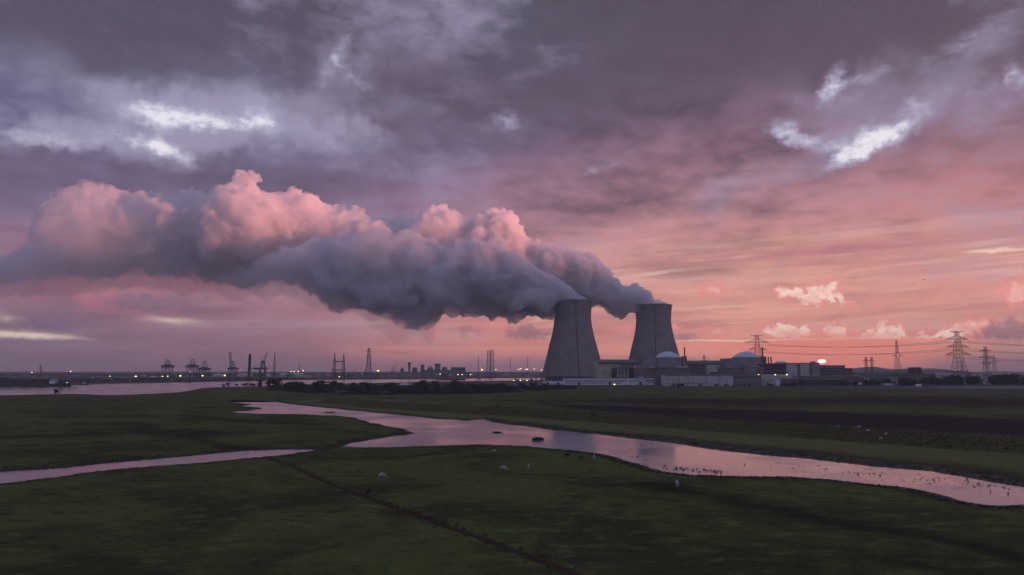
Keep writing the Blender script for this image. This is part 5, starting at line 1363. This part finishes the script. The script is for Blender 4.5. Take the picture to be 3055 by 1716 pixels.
# far woods, as one mass each
def woods(name, label, px0, px1, Y, h0, h1, n, seed, ext=120):
    r = random.Random(seed); mb = MB(); v = []; f = []
    (A, _), (B, _) = at(px0, 1108, Y), at(px1, 1108, Y)
    hs = [r.uniform(h0, h1) for _ in range(60)]
    for i in range(n):
        u = r.random(); x = A + (B - A) * u; y = Y + r.uniform(0, ext); k = u * 58; h = hs[int(k)] * (1 - k % 1) + hs[int(k) + 1] * (k % 1)
        z = r.uniform(0, h); s = r.uniform(1.2, 3.2) * Y / 3000
        c = Vector((x, y, z)); d = Vector((r.gauss(0, 1), r.gauss(0, 1), r.gauss(0, 1))).normalized(); u_ = d.orthogonal().normalized() * s * 1.5; w_ = d.cross(u_).normalized() * s
        q = len(v); v += [tuple(c - u_ - w_), tuple(c + u_ - w_), tuple(c + u_ + w_), tuple(c - u_ + w_)]; f.append((q, q + 1, q + 2, q + 3))
    tag(mb.add(v, f).build(name, M_LEAF, None), label, kind='stuff')
woods("far_woods", "misty far woods beyond the port on the left", -300, 1000, 3200, 4, 9, 14000, 1)
woods("far_woods", "misty far woods behind the refinery", 1000, 1750, 3400, 4, 9, 7000, 2)
woods("far_woods", "misty far woods on the right horizon", 1900, 3500, 3600, 8, 20, 16000, 3)
# far hills (spoil heaps) on the right
def hills():
    Y = 4800; pts = [(2480, 1109), (2545, 1099), (2580, 1095.5), (2612, 1094.5), (2640, 1099), (2665, 1102), (2700, 1100), (2745, 1099.5), (2790, 1099.5), (2820, 1102), (2850, 1108), (2900, 1110), (3060, 1111)]
    v = []; f = []
    for px, py in pts:
        X, Z = at(px, py, Y)
        for dy, k in ((-260, 0), (-120, .62), (0, 1), (140, .6), (300, 0)): v.append((X, Y + dy, Z * k - .5 * (k == 0)))
    for i in range(len(pts) - 1):
        for k in range(4): a = i * 5 + k; f.append((a, a + 5, a + 6, a + 1))
    m, nt, b = material("hill_grass"); n = noise(nt, position(nt), .01, 5, .6); put(nt, mixc(nt, n.ss(.3, .7), (.05, .055, .04, 1), (.08, .08, .055, 1)), b.inputs['Base Color']); b.inputs['Roughness'].default_value = .9
    tag(mesh_obj("hills", v, f, m, None, True), "low misty hills on the right horizon", kind='structure')
hills()
# service road along the right field edge
def road():
    m, nt, b = material("road_concrete"); n = noise(nt, position(nt), .4, 5, .6); put(nt, mixc(nt, n.ss(.3, .7), (.075, .08, .09, 1), (.12, .125, .135, 1)), b.inputs['Base Color']); b.inputs['Roughness'].default_value = .8
    pts = [(2560, 1156.8, 1156.0), (2700, 1158, 1155), (2810, 1159.5, 1152.5), (2950, 1160, 1152), (3060, 1160.6, 1151.5), (3300, 1162, 1151)]; v = []
    for px, ya, yb in pts: v += [(*gr(px, ya, .3), .32), (*gr(px, yb, .3), .32)]
    f = [(2 * i, 2 * i + 2, 2 * i + 3, 2 * i + 1) for i in range(len(pts) - 1)]
    tag(mesh_obj("road", v, f, m), "pale concrete road along the far edge of the dark field", kind='structure')
road()
# reed islets in the creek
def islet(px, py, wpx, h, label, seed):
    r = random.Random(seed); X, Y = gr(px, py, WZ); R = wpx / 2 / F * Y * 1.0
    t = empty("reed_islet", (X, Y, WZ)); tag(t, label, "reed islet", "reed islets in the creek")
    MB().ball((0, 0, -.05), (R, R * 1.1, .28), 18, 6).build("mud_bank", M_MUD, t, True)
    v = []; f = []
    for i in range(1500):
        a = r.uniform(0, 6.283); q = math.sqrt(r.random()) * R * .92; x, y = math.cos(a) * q, math.sin(a) * q * 1.1
        hh = h * (1 - (q / R) ** 2 * .6) * r.uniform(.5, 1.1); w = .04; dx, dy = r.gauss(0, .18), r.gauss(0, .18); k = len(v)
        v += [(x - w, y, .1), (x + w, y + w, .1), (x + dx, y + dy, .1 + hh)]; f.append((k, k + 1, k + 2))
    MB().add(v, f).build("reeds", M_REED, t)
M_MUD = simple("mud", (.07, .055, .045, 1), .5, .6, .2)
islet(1605, 1313, 37, .9, "larger grassy islet in the middle of the creek", 1)
islet(1483, 1291, 32, .35, "flat muddy islet upstream of the grassy one", 2)
islet(984, 1231, 38, .35, "thin low islet near the head of the creek", 3)

# ------------------------------------------------------------------ sheep, ducks, birds
def fur(name, a, b_):
    m, nt, b = material(name); n = noise(nt, objpos(nt), 9, 4, .7, dim='3D'); put(nt, mixc(nt, n.ss(.3, .7), a, b_), b.inputs['Base Color']); b.inputs['Roughness'].default_value = .95; bump(nt, b, n, .8, .05); return m
M_WOOL = fur("white_wool", (.34, .31, .28, 1), (.55, .52, .48, 1)); M_BLACK = fur("black_wool", (.012, .011, .011, 1), (.03, .027, .026, 1)); M_TAN = fur("brown_wool", (.10, .07, .055, 1), (.17, .13, .10, 1))
M_DUCK = simple("duck_plumage", (.05, .04, .035, 1), .8, 8, .4)
def skinned(name, joints, bones, mat, sub=2):
    me = bpy.data.meshes.new(name); me.from_pydata([j[0] for j in joints], bones, [])
    o = bpy.data.objects.new(name, me); COL.objects.link(o)
    sk = o.modifiers.new("s", 'SKIN'); sk.use_smooth_shade = True
    for i, j in enumerate(joints):
        r = j[1]; me.skin_vertices[0].data[i].radius = (r, r) if not isinstance(r, tuple) else r
    me.skin_vertices[0].data[0].use_root = True
    o.modifiers.new("u", 'SUBSURF').levels = sub
    dg = bpy.context.evaluated_depsgraph_get(); m2 = bpy.data.meshes.new_from_object(o.evaluated_get(dg)); m2.name = name
    o.modifiers.clear(); o.data = m2; bpy.data.meshes.remove(me); m2.materials.clear(); m2.materials.append(mat)
    return o
def sheep_shape(pose):
    """root at the rump; x runs forward, ground at z = 0"""
    if pose == 'lie': zb = .30
    else: zb = .62
    J = [((-.36, 0, zb + .02), .23), ((-.12, 0, zb + .03), .27), ((.14, 0, zb + .02), .27), ((.36, 0, zb + .04), .21)]
    B = [(0, 1), (1, 2), (2, 3)]
    if pose == 'graze': J += [((.56, 0, zb - .08), .12), ((.68, 0, zb - .34), .085), ((.74, 0, zb - .50), .055)]
    elif pose == 'lie': J += [((.52, 0, zb + .22), .12), ((.62, 0, zb + .36), .09), ((.78, 0, zb + .33), .055)]
    else: J += [((.52, 0, zb + .20), .13), ((.62, 0, zb + .36), .095), ((.80, 0, zb + .30), .055)]
    B += [(3, 4), (4, 5), (5, 6)]
    for sy in (-1, 1):      # ears
        J.append(((J[5][0][0] - .02, sy * .15, J[5][0][2] + .03), .03)); B.append((5, len(J) - 1))
    J.append(((-.58, 0, zb - .04), .05)); B.append((0, len(J) - 1))
    for sx, root in ((-.34, 0), (.32, 3)):
        for sy in (-1, 1):
            if pose == 'lie':
                J += [((sx + .05, sy * .20, .14), .07), ((sx + .22, sy * .23, .07), .05), ((sx + .34, sy * .22, .05), .04)]
            elif sx < 0:
                J += [((sx + .02, sy * .13, .42), .085), ((sx - .07, sy * .13, .24), .042), ((sx - .02, sy * .13, .03), .035)]
            else:
                J += [((sx + .0, sy * .12, .40), .07), ((sx + .02, sy * .12, .22), .042), ((sx + .0, sy * .12, .03), .035)]
            k = len(J); B += [(root, k - 3), (k - 3, k - 2), (k - 2, k - 1)]
    return J, B
SP = {}
for pose in ('graze', 'stand', 'lie'):
    J, B = sheep_shape(pose)
    for nm, mt in (('white', M_WOOL), ('black', M_BLACK), ('brown', M_TAN)):
        if pose == 'lie' and nm != 'white': continue
        SP[pose, nm] = (J, B, mt)
_sm = {}
def sheep(px, py, pose, colr, rz, label, s=1.0):
    X, Y = gr(px, py, .1); key = (pose, colr)
    if key not in _sm: _sm[key] = o = skinned("sheep", *SP[key])
    else: o = _sm[key].copy(); COL.objects.link(o)
    o.location = (X, Y, gz(X, Y) - .01); o.rotation_euler = (0, 0, rz); o.scale = (s, s, s)
    tag(o, label, "sheep", "sheep grazing on the marsh")
sheep(1139, 1425, 'graze', 'white', .25, "largest looking white sheep, left of the middle of the foreground meadow", 1.25)
sheep(1253, 1405, 'stand', 'brown', 1.7, "small greyish sheep seen end-on right of the largest white one", .8)
sheep(1502, 1403, 'graze', 'white', -.3, "white sheep grazing near the middle of the meadow, dark-faced side low", 1.15)
sheep(1577, 1396, 'stand', 'white', 1.4, "small pale sheep seen end-on right of the grazing white one", .85)
sheep(1099, 1471, 'stand', 'black', 1.2, "dark sheep beside the ditch below the largest white one", 1.0)
sheep(1692, 1366, 'graze', 'black', 3.0, "black sheep near the creek bank, left one of two", 1.2)
sheep(1733, 1371, 'graze', 'black', .4, "smaller black sheep near the creek bank, right one of two", .9)
sheep(1772, 1370, 'stand', 'white', 1.3, "pale sheep near the bank just right of the two black ones", .9)
sheep(1760, 1409, 'graze', 'brown', .2, "brown sheep below the two black ones", 1.05)
sheep(2021, 1451, 'stand', 'white', 1.5, "pinkish-white sheep facing the creek at the right, near the flock of ducks", 1.1)
sheep(1473, 1349, 'lie', 'white', 0, "pale sheep lying close to the creek bank, left of all others there", .8)
sheep(1525, 1369, 'graze', 'brown', 2.8, "small brown sheep close to the creek bank in the middle", .8)
for px, py, lab in ((2455, 1294, "white sheep lying at the left end of the row below the dike"), (2500, 1299, "second white sheep from the left below the dike"), (2563, 1308.5, "brightest white sheep in the middle of the row below the dike"), (2589, 1312, "white sheep right of the brightest one below the dike"), (2626, 1319, "fifth white sheep in the row below the dike"), (2643, 1317, "white sheep at the right end of the row below the dike")):
    sheep(px, py, 'lie' if px != 2563 else 'stand', 'white', rng.uniform(-.5, .5), lab, .95)
# ducks on the creek
DJ = [((-.16, 0, .10), .085), ((.0, 0, .09), .11), ((.13, 0, .12), .08), ((.19, 0, .24), .04), ((.22, 0, .31), .048), ((.31, 0, .30), .022), ((-.28, 0, .15), .03)]
DB = [(0, 1), (1, 2), (2, 3), (3, 4), (4, 5), (0, 6)]
dk = None; rd = random.Random(4)
spots = [(2003 + rd.uniform(0, 160), None) for _ in range(34)] + [(1733, 1307.5), (1760, 1309), (1914, 1331), (1924, 1333), (1881, 1341), (1887, 1364), (1902, 1364), (1925, 1374), (2221, 1387), (1983, 1390), (1980, 1395), (1990, 1400), (2886, 1431), (2920, 1445), (2950, 1449), (3008, 1475), (2955, 1467), (2595, 1417), (2625, 1419), (2560, 1417)]
for px, py in spots:
    flock = py is None
    if flock: py = 1394 + (px - 2003) * .085 + rd.uniform(-2, 9) * (1 if px < 2100 else .6)
    X, Y = gr(px, py, WZ)
    if dk is None: o = dk = skinned("duck", DJ, DB, M_DUCK, 1)
    else: o = dk.copy(); COL.objects.link(o)
    s = rd.uniform(.8, 1.15); o.location = (X, Y, WZ + .01); o.rotation_euler = (0, 0, rd.uniform(0, 6.28)); o.scale = (s, s, s)
    tag(o, "small dark duck in the flock at the near bank of the creek" if flock else "small dark duck swimming apart on the creek", "duck", "flock of ducks at the near bank" if flock else "ducks scattered on the creek")
# two birds in flight
def bird(px, py, Y, rz, label):
    X, Z = at(px, py, Y)
    o = skinned("flying_bird", [((0, 0, 0), .12), ((-.35, 0, 0), .05), ((.28, 0, .03), .06), ((0, .4, .14), .05), ((0, .95, .02), .025), ((0, -.4, .14), .05), ((0, -.95, .02), .025)], [(0, 1), (0, 2), (0, 3), (3, 4), (0, 5), (5, 6)], M_DUCK, 1)
    o.location = (X, Y, Z); o.rotation_euler = (0, 0, rz); tag(o, label, "bird", "birds flying at the right")
bird(2723, 847.5, 320, 1.2, "lower left one of two dark birds in flight")
bird(2755, 835, 330, 1.0, "upper right one of two dark birds in flight")
# dead weed and drift in the shallow right part of the creek
def weed():
    r = random.Random(9); v = []; f = []
    for i in range(80):
        px = r.uniform(2250, 3060); lo = np.interp(px, [2250, 2491, 2778, 2942, 3060], [1362, 1384, 1414, 1442, 1460]); hi = np.interp(px, [2250, 2491, 2778, 2942, 3060], [1414, 1424, 1460, 1500, 1500])
        cpy = np.interp(px, [2250, 3060], [1380, 1455]) + r.gauss(0, 9); py = min(max(cpy, lo + 4), hi - 4); X, Y = gr(px, py, WZ)
        for j in range(r.randint(1, 5)):
            x, y = X + r.gauss(0, 1.0), Y + r.gauss(0, .7); w, h = r.uniform(.05, .3), r.uniform(.02, .12); k = len(v)
            v += [(x - w, y, WZ + .006), (x + w, y + .05, WZ + .006), (x + w * .3, y + .12, WZ + h), (x - w * .5, y + .1, WZ + h * .7)]; f.append((k, k + 1, k + 2, k + 3))
    tag(MB().add(v, f).build("water_weeds", M_REED), "dead weed tips breaking the surface of the shallow creek", kind='stuff')
weed()

# ------------------------------------------------------------------ the air
def build_haze():
    o = MB().box(-4600, 4300, -600, 5600, -3.0, 640).build("haze", steam_material("haze_air", 9.8e-5, (1.0, .91, .89, 1), 0.2))
    tag(o, "thin evening haze over the marsh and the river", kind='stuff')
build_haze()
